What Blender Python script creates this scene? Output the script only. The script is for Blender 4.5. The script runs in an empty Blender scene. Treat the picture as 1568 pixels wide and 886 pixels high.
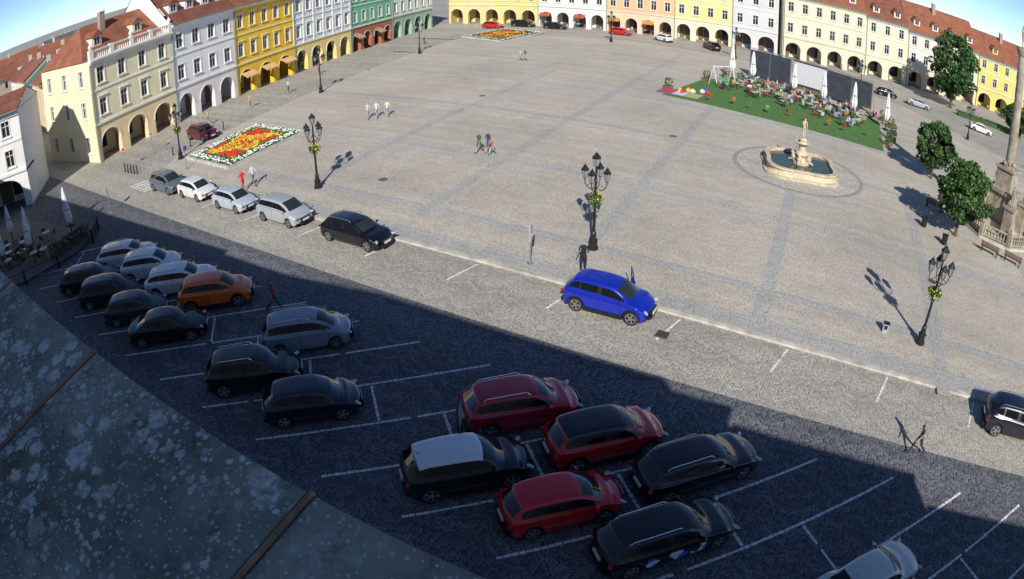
import bpy, math, random
from mathutils import Vector, Matrix
random.seed(7)
R=random.random
def U(a,b): return a+(b-a)*R()
sc=bpy.context.scene
COL=sc.collection
pi=math.pi; rad=math.radians

# ------------------------------------------------------------------ materials
MC={}
def newmat(name):
    m=bpy.data.materials.new(name); m.use_nodes=True
    nt=m.node_tree; b=nt.nodes['Principled BSDF']; return m,nt,b
def nd(nt,t,**k):
    n=nt.nodes.new(t)
    for a,v in k.items(): setattr(n,a,v)
    return n
def mth(nt,op,a,b=None,c=None):
    n=nt.nodes.new('ShaderNodeMath'); n.operation=op
    for i,v in enumerate((a,b,c)):
        if v is None: continue
        if isinstance(v,(int,float)): n.inputs[i].default_value=v
        else: nt.links.new(v,n.inputs[i])
    return n.outputs[0]
def mixc(nt,f,a,b,mode='MIX'):
    n=nt.nodes.new('ShaderNodeMix'); n.data_type='RGBA'; n.blend_type=mode
    for s,v in ((0,f),(6,a),(7,b)):
        if isinstance(v,(int,float)): n.inputs[s].default_value=v
        elif isinstance(v,tuple): n.inputs[s].default_value=(*v[:3],1)
        else: nt.links.new(v,n.inputs[s])
    return n.outputs[2]
def ramp(nt,f,stops):
    n=nt.nodes.new('ShaderNodeValToRGB'); e=n.color_ramp.elements
    while len(e)<len(stops): e.new(.5)
    for i,(p,c) in enumerate(stops):
        e[i].position=p; e[i].color=(*c,1) if isinstance(c,tuple) else (c,c,c,1)
    nt.links.new(f,n.inputs[0]); return n.outputs[0]
def noise(nt,vec,scale,detail=3,rough=.55):
    n=nd(nt,'ShaderNodeTexNoise'); n.inputs['Scale'].default_value=scale; n.inputs['Detail'].default_value=detail; n.inputs['Roughness'].default_value=rough
    nt.links.new(vec,n.inputs['Vector']); return n.outputs[0]
def bump(nt,b,h,strength=.3,dist=.02):
    n=nd(nt,'ShaderNodeBump'); n.inputs['Strength'].default_value=strength; n.inputs['Distance'].default_value=dist
    nt.links.new(h,n.inputs['Height']); nt.links.new(n.outputs[0],b.inputs['Normal'])
def plain(name,c,rough=.6,metal=0,spec=None,var=.12,scale=3.0,coat=0):
    key=(name,tuple(c))
    if key in MC: return MC[key]
    m,nt,b=newmat(name); b.inputs['Roughness'].default_value=rough; b.inputs['Metallic'].default_value=metal
    if coat: b.inputs['Coat Weight'].default_value=coat; b.inputs['Coat Roughness'].default_value=.03
    if var>0:
        tc=nd(nt,'ShaderNodeTexCoord'); n=noise(nt,tc.outputs['Object'],scale,4)
        f=ramp(nt,n,[(.3,1-var),(.7,1+var*.5)])
        nt.links.new(mixc(nt,1.0,tuple(c),f,'MULTIPLY'),b.inputs['Base Color'])
    else: b.inputs['Base Color'].default_value=(*c,1)
    MC[key]=m; return m
def plaster(c):
    key=('plaster',tuple(c))
    if key in MC: return MC[key]
    m,nt,b=newmat('plaster_wall'); b.inputs['Roughness'].default_value=.9
    tc=nd(nt,'ShaderNodeTexCoord'); o=tc.outputs['Object']
    n1=noise(nt,o,.35,4,.6)
    mp=nd(nt,'ShaderNodeMapping'); nt.links.new(o,mp.inputs[0]); mp.inputs['Scale'].default_value=(2.5,2.5,.25)
    n3=noise(nt,mp.outputs[0],1.2,3)
    f=mth(nt,'MULTIPLY',ramp(nt,n1,[(.3,.90),(.7,1.04)]),ramp(nt,n3,[(.25,.90),(.6,1.0)]))
    nt.links.new(mixc(nt,1.0,tuple(c),f,'MULTIPLY'),b.inputs['Base Color'])
    MC[key]=m; return m
def rooftile(c):
    key=('tile',tuple(c))
    if key in MC: return MC[key]
    m,nt,b=newmat('roof_tiles'); b.inputs['Roughness'].default_value=.8
    tc=nd(nt,'ShaderNodeTexCoord')
    sx=nd(nt,'ShaderNodeSeparateXYZ'); nt.links.new(tc.outputs['Object'],sx.inputs[0])
    cx=nd(nt,'ShaderNodeCombineXYZ'); nt.links.new(sx.outputs[0],cx.inputs[0]); nt.links.new(mth(nt,'MULTIPLY',sx.outputs[2],1.5),cx.inputs[1])
    br=nd(nt,'ShaderNodeTexBrick'); nt.links.new(cx.outputs[0],br.inputs[0]); br.inputs['Scale'].default_value=3.0
    br.inputs['Color1'].default_value=(*c,1); br.inputs['Color2'].default_value=(c[0]*.72,c[1]*.7,c[2]*.7,1); br.inputs['Mortar'].default_value=(c[0]*.35,c[1]*.35,c[2]*.35,1)
    br.inputs['Mortar Size'].default_value=.03
    n=noise(nt,tc.outputs['Object'],.7,4)
    nt.links.new(mixc(nt,1.0,br.outputs[0],ramp(nt,n,[(.3,.7),(.7,1.1)]),'MULTIPLY'),b.inputs['Base Color'])
    MC[key]=m; return m
def setts(name,c1,c2,mortar,scale=8.0,arc=.5,arcw=1.7,stain=.25,fan=True,rowamp=.3,bmp=False):
    m,nt,b=newmat(name); b.inputs['Roughness'].default_value=.8
    tc=nd(nt,'ShaderNodeTexCoord'); mp=nd(nt,'ShaderNodeMapping'); nt.links.new(tc.outputs['Object'],mp.inputs[0]); mp.inputs['Rotation'].default_value=(0,0,rad(30.2))
    sx=nd(nt,'ShaderNodeSeparateXYZ'); nt.links.new(mp.outputs[0],sx.inputs[0])
    x,y=sx.outputs[0],sx.outputs[1]
    s=mth(nt,'ABSOLUTE',mth(nt,'SINE',mth(nt,'MULTIPLY',x,pi/arcw)))
    v=mth(nt,'ADD',y,mth(nt,'MULTIPLY',s,arc if fan else 0.0))
    cx=nd(nt,'ShaderNodeCombineXYZ'); nt.links.new(x,cx.inputs[0]); nt.links.new(v,cx.inputs[1])
    vo=nd(nt,'ShaderNodeTexVoronoi',voronoi_dimensions='2D'); vo.inputs['Scale'].default_value=scale; vo.inputs['Randomness'].default_value=.5; nt.links.new(cx.outputs[0],vo.inputs['Vector'])
    sc3=nd(nt,'ShaderNodeSeparateColor'); nt.links.new(vo.outputs['Color'],sc3.inputs[0])
    base=mixc(nt,sc3.outputs[0],c1,c2)
    row=nd(nt,'ShaderNodeTexWhiteNoise',noise_dimensions='1D'); nt.links.new(mth(nt,'FLOOR',mth(nt,'MULTIPLY',v,3.6)),row.inputs['W'])
    rf=mth(nt,'ADD',1-rowamp/2,mth(nt,'MULTIPLY',row.outputs[0],rowamp))
    base=mixc(nt,1.0,base,rf,'MULTIPLY')
    mk=ramp(nt,vo.outputs['Distance'],[(.42,1.0),(.62,0.0)])
    base=mixc(nt,mk,mortar,base)
    o=tc.outputs['Object']
    n1=noise(nt,o,.10,3,.6); n2=noise(nt,o,.7,4,.7)
    f=mth(nt,'MULTIPLY',ramp(nt,n1,[(.3,1-stain),(.7,1.06)]),ramp(nt,n2,[(.25,.74),(.37,.95),(.65,1.05)]))
    nt.links.new(mixc(nt,1.0,base,f,'MULTIPLY'),b.inputs['Base Color'])
    if bmp: bump(nt,b,mk,.5,.012)
    return m
M_plaza=setts('plaza_setts',(.61,.555,.46),(.48,.44,.365),(.34,.31,.255),8,.35,1.5,.16,rowamp=.16)
M_road=setts('road_setts',(.51,.48,.41),(.36,.34,.295),(.23,.215,.185),8,.6,1.9,.18,rowamp=.32)
M_park_shaded=setts('shaded_parking_setts',(.20,.205,.22),(.105,.11,.125),(.045,.048,.058),7,.6,2.0,.25,rowamp=.42,bmp=True)  # building's shadow put into the colour: darker, bluer than the road setts
M_strip=setts('band_setts',(.50,.485,.45),(.41,.40,.375),(.30,.29,.27),6,.0,1.5,.14,fan=False,rowamp=.1)
M_ring=setts('ring_setts',(.64,.60,.52),(.44,.41,.36),(.26,.245,.21),7,.5,1.0,.15,rowamp=.3)
M_kerb=plain('granite_kerb',(.55,.52,.46),.8,var=.35,scale=1.6)
M_white=plain('road_paint',(.82,.82,.80),.7,var=.35,scale=5)
M_black=plain('black_rubber',(.012,.012,.012),.7,var=0)
M_trim=plain('black_trim',(.012,.012,.014),.4,var=0)
M_iron=plain('cast_iron',(.022,.026,.024),.45,.3,var=.1)
M_glass=plain('window_glass',(.018,.022,.028),.08,var=0)
M_cglass=plain('car_glass',(.006,.008,.010),.04,var=0,coat=.5)
M_wglass=plain('windscreen_glass',(.022,.03,.03),.05,var=0,coat=.6)
M_chrome=plain('chrome',(.7,.7,.72),.15,.9,var=0)
M_rim=plain('alloy_wheel',(.42,.43,.45),.3,.8,var=0)
M_lens=plain('headlight_lens',(.55,.58,.6),.08,.2,var=0)
M_red=plain('taillight_red',(.30,.01,.01),.15,var=0)
M_plate=plain('number_plate',(.75,.75,.72),.5,var=0)
M_wood=plain('timber',(.20,.12,.07),.75,var=.3,scale=4)
M_stone=plain('sandstone',(.62,.52,.37),.85,var=.3,scale=2)
M_stone2=plain('weathered_stone',(.38,.33,.25),.9,var=.45,scale=1.5)
M_cream=plain('cream_trim',(.70,.66,.55),.8,var=.08)
M_whitep=plain('white_trim',(.78,.77,.74),.7,var=.08)
M_skin=plain('skin',(.52,.30,.21),.55,var=0)
M_water=plain('fountain_water',(.06,.085,.05),.12,var=.3)
M_soil=plain('soil',(.07,.05,.03),.95)
M_dark=plain('passage_shade',(.05,.045,.04),.9,var=.2)

# ------------------------------------------------------------------ mesh builder
class MB:
    def __init__(s): s.v=[]; s.f=[]; s.m=[]
    def add(s,vs,fs,m=0,T=None):
        o=len(s.v); s.v+= [tuple(T@Vector(p)) for p in vs] if T is not None else [tuple(p) for p in vs]
        for f in fs: s.f.append(tuple(i+o for i in f)); s.m.append(m)
    def poly(s,pts,m=0): s.add(pts,[tuple(range(len(pts)))],m)
    def box(s,x0,x1,y0,y1,z0,z1,m=0,T=None):
        vs=[(x,y,z) for z in (z0,z1) for y in (y0,y1) for x in (x0,x1)]
        s.add(vs,[(0,2,3,1),(4,5,7,6),(0,1,5,4),(2,6,7,3),(0,4,6,2),(1,3,7,5)],m,T)
    def cyl(s,p0,p1,r0,r1=None,n=10,m=0,cap=True):
        r1=r0 if r1 is None else r1; p0=Vector(p0);p1=Vector(p1); d=(p1-p0).normalized()
        a=d.orthogonal().normalized(); b=d.cross(a); vs=[]
        for p,r in ((p0,r0),(p1,r1)):
            for i in range(n):
                t=2*pi*i/n; vs.append(p+a*math.cos(t)*r+b*math.sin(t)*r)
        fs=[(i,(i+1)%n,n+(i+1)%n,n+i) for i in range(n)]
        if cap: fs+=[tuple(range(n))[::-1],tuple(range(n,2*n))]
        s.add(vs,fs,m)
    def tube(s,pts,r,n=6,m=0):
        for i in range(len(pts)-1): s.cyl(pts[i],pts[i+1],r,r,n,m)
    def lathe(s,prof,c=(0,0,0),n=16,m=0,scale=(1,1)):
        vs=[];k=len(prof)
        for r,z in prof:
            for i in range(n):
                t=2*pi*i/n; vs.append((c[0]+r*math.cos(t)*scale[0],c[1]+r*math.sin(t)*scale[1],c[2]+z))
        fs=[(j*n+i,j*n+(i+1)%n,(j+1)*n+(i+1)%n,(j+1)*n+i) for j in range(k-1) for i in range(n)]
        fs+=[tuple(range(n))[::-1],tuple((k-1)*n+i for i in range(n))]
        s.add(vs,fs,m)
    def ell(s,c,r,m=0,n=10,k=6,T=None):
        prof=[(math.sin(pi*(j+.0)/k)+1e-4,-math.cos(pi*j/k)) for j in range(k+1)]
        vs=[(c[0]+p*r[0]*math.cos(2*pi*i/n),c[1]+p*r[1]*math.sin(2*pi*i/n),c[2]+z*r[2]) for p,z in prof for i in range(n)]
        fs=[(j*n+i,j*n+(i+1)%n,(j+1)*n+(i+1)%n,(j+1)*n+i) for j in range(k) for i in range(n)]
        s.add(vs,fs,m,T)
    def obj(s,name,mats,parent=None,loc=(0,0,0),rz=0,smooth=False,bevel=0):
        me=bpy.data.meshes.new(name); me.from_pydata(s.v,[],s.f)
        for m in mats: me.materials.append(m)
        me.polygons.foreach_set('material_index',s.m)
        if smooth: me.polygons.foreach_set('use_smooth',[True]*len(s.f))
        me.update(); o=bpy.data.objects.new(name,me); COL.objects.link(o)
        o.location=loc; o.rotation_euler=(0,0,rz)
        if parent: o.parent=parent
        if bevel:
            b=o.modifiers.new('bevel','BEVEL'); b.width=bevel; b.segments=2; b.limit_method='ANGLE'
        return o
def empty(name,loc=(0,0,0),rz=0):
    o=bpy.data.objects.new(name,None); o.empty_display_size=.3; COL.objects.link(o); o.location=loc; o.rotation_euler=(0,0,rz); return o

# ------------------------------------------------------------------ frames
KA=rad(-30.2); kx,ky=math.cos(KA),math.sin(KA)     # kerb direction
def TN(t,n): return (t*kx-n*ky, t*ky+n*kx)           # along kerb, across kerb
SA=rad(16.5)
def SN(s,n): return (s*math.cos(SA)-n*math.sin(SA), s*math.sin(SA)+n*math.cos(SA))
PZ=.12
# ------------------------------------------------------------------ ground
g=MB(); g.poly([(-2500,-2500,0),(2500,-2500,0),(2500,2500,0),(-2500,2500,0)]); g.obj('ground',[M_road])
def sheet(name,pts,z,mat):
    b=MB(); b.poly([(x,y,z) for x,y in pts]); return b.obj(name,[mat])
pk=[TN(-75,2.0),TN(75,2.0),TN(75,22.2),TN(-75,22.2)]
sheet('parking_pavement',pk,.004,M_park_shaded)
pl=[(-30.2,48.9),TN(-30,27.1),TN(0,27.1),TN(30,27.1),TN(70,27.1),(66,60),(58,84),(44,99),(20,114),(-6,119),(-9.5,113),(-31.6,55.5),(-31.5,51.2)]
b=MB(); n=len(pl)
ins=[]
for i,p in enumerate(pl):
    a=Vector(pl[i-1]);c=Vector(pl[(i+1)%n]);p=Vector(p)
    e1=(p-a).normalized(); e2=(c-p).normalized(); nn=(Vector((-e1.y,e1.x))+Vector((-e2.y,e2.x))).normalized(); ins.append(p+nn*.26)
for i in range(n):
    j=(i+1)%n
    b.poly([(*pl[i],0),(*pl[j],0),(*pl[j],PZ),(*pl[i],PZ)],0)
    b.poly([(*pl[i],PZ),(*pl[j],PZ),(*ins[j],PZ-.001),(*ins[i],PZ-.001)],0)
b.obj('kerb',[M_kerb])
sheet('plaza_pavement',[tuple(p) for p in ins],PZ-.003,M_plaza)
b=MB()
def band(p,q,w,z=PZ+.003):
    p=Vector(p);q=Vector(q);d=(q-p).normalized();o=Vector((-d.y,d.x))*w/2
    b.poly([(*(p-o),z),(*(q-o),z),(*(q+o),z),(*(p+o),z)])
vd=Vector((.448,.894)); vn=Vector((.894,-.448))
def vline(c,s0,s1): band(vn*c+vd*s0,vn*c+vd*s1,.85,PZ+.007)
vline(-33,33,78); vline(-22.4,31.5,104); vline(-11.6,30,94); vline(-1.2,28.5,50); vline(-1.2,56,62); vline(9.3,26,52); vline(20,24,60)
for nk,t0,t1 in ((31.6,-42,60),(42.0,-50,42),(55.0,-56,30),(68,-62,24),(81,-68,10),(94,-74,-8)): band(TN(t0,nk),TN(t1,nk),.85)
b.obj('plaza_paving_bands',[M_strip])
b=MB(); b.poly([(*TN(-38,27.5),PZ+.001),(*TN(60,27.5),PZ+.001),(*TN(60,28.7),PZ+.001),(*TN(-38,28.7),PZ+.001)]); b.obj('footpath_strip',[M_strip])
b=MB()
def mark(p,q,w=.11,z=.009):
    p=Vector(p);q=Vector(q);d=(q-p).normalized();o=Vector((-d.y,d.x))*w/2
    L=(q-p).length; n=max(1,int(L/.24)); 
    for i in range(n):
        if R()<.03: continue
        a=p+d*(L*i/n); c=p+d*(L*(i+U(.84,.97))/n); o2=o*U(.75,1.1); of=o*U(-.12,.12)
        b.poly([(*(a-o2+of),z),(*(c-o2+of),z),(*(c+o2+of),z),(*(a+o2+of),z)])
def div(nm): return 10.65-(nm-11.25)*.993
k=-5.0
while k<=42.5:
    s0=div(k+1.25)-5; s1=div(k-1.25)+5
    mark(SN(s0,k),SN(s1,k),.12)
    mark(SN(div(k+1.25),k+.1),SN(div(k+1.25),k+2.4),.12,z=.009)
    k+=2.5
for i,t in enumerate((-40,-34.5,-28.9,-23.3,-17.8,-12.2,-6.7,-1.2,4.2,9.5,14.9,20.3)):
    mark(TN(t-.35,24.7),TN(t+.1,26.9),.12)
for i in range(5): mark(TN(-53.0+i*.75,24.6),TN(-52.2+i*.75,26.8),.35)
b.obj('parking_bay_markings',[M_white])
b=MB(); b.box(-.3,.3,-.3,.3,.0,.02,0)
for i in range(6): b.box(-.25,.25,-.24+i*.09,-.2+i*.09,.02,.03,1)
b.obj('drain_grate',[plain('rusty_iron',(.16,.10,.08),.8),M_iron],loc=(6.7,25.3,.004),rz=KA)
for x,y in ((-9,45),(14,56),(-3,70),(26,30)):
    b=MB(); b.lathe([(.34,0),(.34,.008),(.28,.010),(.01,.010)],n=20,m=0); b.obj('manhole_cover',[plain('worn_iron',(.13,.12,.11),.6)],loc=(x,y,PZ+.008))

# ------------------------------------------------------------------ buildings
def facade_up(W,F,G,S,T,w,z0,floors,nb,ww=1.05,wm=0,trimm=2,bars=True,ped=False,simple=False):
    def quad(mb,a,b_,c,d,m): mb.add([T(*a),T(*b_),T(*c),T(*d)],[(0,1,2,3)],m)
    def bx(mb,x0,x1,y0,y1,za,zb,m):
        vs=[T(x,y,z) for z in (za,zb) for y in (y0,y1) for x in (x0,x1)]
        mb.add(vs,[(0,2,3,1),(4,5,7,6),(0,1,5,4),(2,6,7,3),(0,4,6,2),(1,3,7,5)],m)
    bw=w/nb; z=z0
    for fi,h in enumerate(floors):
        wh=min(1.85,h*.55) if h>2.6 else .8
        zs=z+(h-wh)*.42; zt=zs+wh
        for i in range(nb):
            x0=i*bw; x1=x0+bw; a=x0+(bw-ww)/2; c=a+ww
            quad(W,(x0,0,z),(x1,0,z),(x1,0,zs),(x0,0,zs),wm); quad(W,(x0,0,zt),(x1,0,zt),(x1,0,z+h),(x0,0,z+h),wm)
            quad(W,(x0,0,zs),(a,0,zs),(a,0,zt),(x0,0,zt),wm); quad(W,(c,0,zs),(x1,0,zs),(x1,0,zt),(c,0,zt),wm)
            d=.22
            quad(W,(a,0,zs),(c,0,zs),(c,d,zs),(a,d,zs),wm); quad(W,(a,0,zt),(a,d,zt),(c,d,zt),(c,0,zt),wm)
            quad(W,(a,0,zs),(a,d,zs),(a,d,zt),(a,0,zt),wm); quad(W,(c,0,zs),(c,0,zt),(c,d,zt),(c,d,zs),wm)
            quad(G,(a,d-.02,zs),(c,d-.02,zs),(c,d-.02,zt),(a,d-.02,zt),0)
            if simple: continue
            f=.07
            bx(F,a,a+f,d-.1,d-.03,zs,zt,0); bx(F,c-f,c,d-.1,d-.03,zs,zt,0); bx(F,a+f,c-f,d-.1,d-.03,zs,zs+f,0); bx(F,a+f,c-f,d-.1,d-.03,zt-f,zt,0)
            bx(F,(a+c)/2-.035,(a+c)/2+.035,d-.11,d-.03,zs+f,zt-f,0)
            if bars: bx(F,a+f,c-f,d-.09,d-.03,zs+wh*.66,zs+wh*.66+.06,0)
            t=.14
            bx(F,a-t,a,-.05,.02,zs-.02,zt+t,1); bx(F,c,c+t,-.05,.02,zs-.02,zt+t,1); bx(F,a,c,-.05,.02,zt,zt+t,1); bx(F,a-t-.05,c+t+.05,-.14,.02,zs-.14,zs-.02,1)
            if ped: bx(F,a-t-.08,c+t+.08,-.16,.02,zt+t+.12,zt+t+.24,1)
        z+=h
    return z
def townhouse(name,o,ang,w,depth,wall,roof,floors=(3.9,3.6),nb=5,narch=3,trim=None,rise=5.0,base=None,balus=False,dorm=0,side=0,ped=False,pil=False,ghf=4.3,ww=1.05,chim=1,awn=None,arcade=True):
    E=empty(name,(o[0],o[1],0),ang)
    W=MB();F=MB();G=MB();Rf=MB();C=MB()
    base=base or wall; trim=trim or (.74,.73,.70)
    T0=lambda x,y,z:(x,y,z)
    gh=ghf; wm=w/narch; aw=wm*.70; sp=1.9; ah=min(aw/2,1.35)
    for i in range(narch):
        x0=i*wm; a=x0+(wm-aw)/2; c=a+aw; x1=x0+wm
        W.poly([(x0,0,0),(a,0,0),(a,0,gh),(x0,0,gh)],1); W.poly([(c,0,0),(x1,0,0),(x1,0,gh),(c,0,gh)],1)
        N=12; pts=[(a+aw/2-aw/2*math.cos(pi*j/N), sp+ah*math.sin(pi*j/N)) for j in range(N+1)]
        for j in range(N):
            (xa,za),(xb,zb)=pts[j],pts[j+1]
            W.poly([(xa,0,za),(xb,0,zb),(xb,0,gh),(xa,0,gh)],1)
            W.poly([(xa,0,za),(xa,.8,za),(xb,.8,zb),(xb,0,zb)],1)
            k=1.09; cx_=a+aw/2
            xo,zo=cx_+(xa-cx_)*k, sp+(za-sp)*k+.0; xp,zp=cx_+(xb-cx_)*k, sp+(zb-sp)*k
            F.add([(xa,-.05,za),(xb,-.05,zb),(xp,-.05,zp),(xo,-.05,zo),(xo,0,zo),(xp,0,zp)],[(0,1,2,3),(3,2,5,4)],1)
        W.poly([(a,0,0),(a,.8,0),(a,.8,sp),(a,0,sp)],1); W.poly([(c,0,0),(c,0,sp),(c,.8,sp),(c,.8,0)],1)
        F.box(a-.12,a+.0,-.06,.02,sp-.14,sp,1); F.box(c,c+.12,-.06,.02,sp-.14,sp,1)
        F.box(a+.2,a+aw*.42,3.25,3.39,.1,2.6,2); G.box(a+aw*.47,c-.15,3.2,3.38,.7,2.5,0)
        F.box(a+aw*.44,c-.1,3.22,3.3,2.5,2.95,3)
    W.poly([(0,3.4,0),(w,3.4,0),(w,3.4,gh-.3),(0,3.4,gh-.3)],1); W.poly([(0,.8,gh-.35),(w,.8,gh-.35),(w,3.4,gh-.35),(0,3.4,gh-.35)],1)
    W.poly([(0,.8,sp+ah+.02),(w,.8,sp+ah+.02),(w,.8,gh-.35),(0,.8,gh-.35)],1)
    for xx in (0.4,w-.02): W.poly([(xx,0.01,0),(xx,3.4,0),(xx,3.4,gh-.3),(xx,0.01,gh-.3)],1)
    if awn is not None:
        for i in range(narch):
            if i%2==1 and narch>3: continue
            a=i*wm+(wm-aw)/2+.1; c=a+aw-.2
            C.add([(a,-.08,2.9),(c,-.08,2.9),(c,-1.2,2.4),(a,-1.2,2.4),(c,-1.2,2.25),(a,-1.2,2.25)],[(0,1,2,3),(3,2,4,5)],4)
    zt=facade_up(W,F,G,None,T0,w,gh,floors,nb,ww,0,ped=ped)
    if side:
        Ts=lambda x,y,z:(y+.0,depth-x,z)
        n=max(2,int(depth/3.3)); 
        facade_up(W,F,G,None,Ts,depth,0,(gh,)+tuple(floors),n,1.0,0)
    else: W.poly([(0,0,gh),(0,depth,gh),(0,depth,zt),(0,0,zt)],0); W.poly([(0,0,0),(0,depth,0),(0,depth,gh),(0,0,gh)],0)
    W.poly([(w,0,gh),(w,depth,gh),(w,depth,zt),(w,0,zt)],0); W.poly([(w,3.4,0),(w,depth,0),(w,depth,gh),(w,3.4,gh)],0)
    W.poly([(0,depth,0),(w,depth,0),(w,depth,zt),(0,depth,zt)],0)
    C.box(-.0,w,-.16,.03,gh-.18,gh+.06,0); C.box(0,w,-.1,.03,gh+floors[0]-.1,gh+floors[0]+.08,0)
    C.box(-.0,w,-.22,.05,zt-.5,zt-.28,0); C.box(0,w,-.42,.05,zt-.28,zt-.1,0); C.box(0,w,-.55,.05,zt-.1,zt+.06,0)
    if pil:
        for i in range(nb+1):
            x=min(max(i*w/nb,.2),w-.2); C.box(x-.2,x+.2,-.09,.02,gh+.06,gh+floors[0]-.1,0); C.box(x-.2,x+.2,-.09,.02,gh+floors[0]+.08,zt-.5,0)
    y0=-.6
    if balus:
        C.box(0,w,-.3,.1,zt+.06,zt+.2,0); C.box(0,w,-.3,.1,zt+.95,zt+1.1,0)
        nn=int(w/.32)
        for i in range(nn): 
            x=.16+i*.32; C.cyl((x,-.1,zt+.2),(x,-.1,zt+.95),.09,.06,6,0)
        for i in range(5):
            x=.3+i*(w-.6)/4; C.box(x-.28,x+.28,-.34,.14,zt+.2,zt+1.2,0); 
            if i%2==0: C.lathe([(.1,0),(.22,.2),(.28,.4),(.12,.6),(.05,.8)],(x,-.1,zt+1.2),8,0)
        y0=1.2
    ze=zt+.05; ry=depth*.5
    def rf(a,b_,c,d): Rf.poly([a,b_,c,d],0)
    hip=min(3.0,w*.25) if side else 0
    if hip:
        rf((-.1,y0,ze),(w+.02,y0,ze),(w+.02,ry,ze+rise),(hip,ry,ze+rise)); rf((hip,ry,ze+rise),(w+.02,ry,ze+rise),(w+.02,depth+.3,ze),(-.1,depth+.3,ze)); Rf.poly([(-.1,y0,ze),(hip,ry,ze+rise),(-.1,depth+.3,ze)],0)
    else:
        rf((-.02,y0,ze),(w+.02,y0,ze),(w+.02,ry,ze+rise),(-.02,ry,ze+rise)); rf((-.02,ry,ze+rise),(w+.02,ry,ze+rise),(w+.02,depth+.3,ze),(-.02,depth+.3,ze))
    for x in ((0.0,w) if not hip else (w,)): W.poly([(x,max(y0,0),ze),(x,depth,ze),(x,ry,ze+rise-.1)],0)
    if balus: W.poly([(0,0,zt+.04),(w,0,zt+.04),(w,1.3,zt+.04),(0,1.3,zt+.04)],0)
    C.cyl((0,y0-.06,ze-.03),(w,y0-.06,ze-.03),.08,.08,8,1)
    sl=rise/(ry-y0)
    for i in range(dorm):
        x=(i+.5)*w/dorm; yb=y0+1.6; zb=ze+sl*1.6-.1
        W.box(x-.75,x+.75,yb,yb+2.2,zb,zb+1.35,0); G.box(x-.42,x+.42,yb-.03,yb,zb+.35,zb+1.15,0)
        F.box(x-.52,x-.42,yb-.05,yb,zb+.3,zb+1.2,0); F.box(x+.42,x+.52,yb-.05,yb,zb+.3,zb+1.2,0); F.box(x-.03,x+.03,yb-.05,yb,zb+.35,zb+1.15,0)
        Rf.add([(x-.95,yb-.25,zb+1.3),(x+.95,yb-.25,zb+1.3),(x,yb-.25,zb+2.0),(x-.95,yb+3,zb+1.3),(x+.95,yb+3,zb+1.3),(x,yb+3,zb+2.0)],[(0,1,2),(0,2,5,3),(2,1,4,5)],0)
    for i in range(chim):
        x=w*(i+.7)/(chim+.6); C.box(x-.4,x+.4,ry-1.6,ry-.9,ze+rise*.6,ze+rise+1.1,2); C.box(x-.5,x+.5,ry-1.7,ry-.8,ze+rise+1.1,ze+rise+1.25,0)
    C.cyl((.15,-.12,0),(.15,-.12,zt-.3),.06,.06,6,1)
    cols=[plaster(wall),plaster(base)]
    W.obj('walls',cols,E); 
    shop=random.choice([(.25,.08,.05),(.05,.15,.1),(.3,.2,.08),(.1,.12,.2)])
    F.obj('window_frames',[M_whitep,plaster(trim),M_wood,plain('shop_sign',shop,.5)],E)
    G.obj('windows',[M_glass],E); Rf.obj('roof',[rooftile(roof)],E)
    C.obj('cornice',[plaster(trim),plain('copper_gutter',(.12,.2,.17),.6),plaster((.42,.3,.24)),M_whitep,plain('awning',awn or (.5,.2,.05),.8)],E)
    return E
RT=(.42,.15,.08); RT2=(.33,.12,.075)
LA=rad(69.3); lo=Vector((-43.6,57.2)); ld=Vector((math.cos(LA),math.sin(LA)))
def LP(d): p=lo+ld*d; return (p.x,p.y)
rows=[(0,13.0,dict(wall=(.86,.78,.52),roof=RT,nb=4,narch=3,balus=True,dorm=2,side=1,trim=(.86,.83,.74),ped=True,floors=(3.7,3.5),base=(.86,.66,.38),rise=4)),
(13.0,11.4,dict(wall=(.86,.85,.82),roof=RT2,nb=4,narch=3,dorm=4,trim=(.86,.84,.81),floors=(4.0,4.0),ww=1.2,rise=6.5,base=(.84,.79,.75))),
(24.4,12.6,dict(wall=(.88,.56,.05),roof=RT,nb=5,narch=3,dorm=3,trim=(.87,.78,.46),floors=(4.0,4.1),ped=True,awn=(.7,.45,.2))),
(37.0,15,dict(wall=(.72,.77,.82),roof=RT2,nb=6,narch=4,pil=True,dorm=3,trim=(.87,.85,.76),floors=(4.0,4.2),base=(.86,.68,.26),ped=True)),
(52.0,13,dict(wall=(.18,.48,.30),roof=RT,nb=5,narch=4,dorm=2,trim=(.72,.78,.66),floors=(3.7,3.6),base=(.42,.15,.08),awn=(.45,.30,.2))),
(65.0,15.5,dict(wall=(.78,.78,.73),roof=RT2,nb=6,narch=4,dorm=2,trim=(.50,.62,.53),floors=(3.7,3.4),base=(.35,.50,.36)))]
for d,w,kw in rows: townhouse('arcade_townhouse',LP(d),LA,w-.02,13,**kw)
def rowline(p0,p1,specs,names='arcade_townhouse'):
    p0=Vector(p0);p1=Vector(p1);a=math.atan2(p1.y-p0.y,p1.x-p0.x);d=(p1-p0).normalized();x=0
    for w,kw in specs:
        p=p0+d*x; townhouse(names,(p.x,p.y),a,w-.02,13,**kw); x+=w
Y1=(.80,.61,.20);Y2=(.76,.69,.46);WH=(.75,.74,.71)
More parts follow.
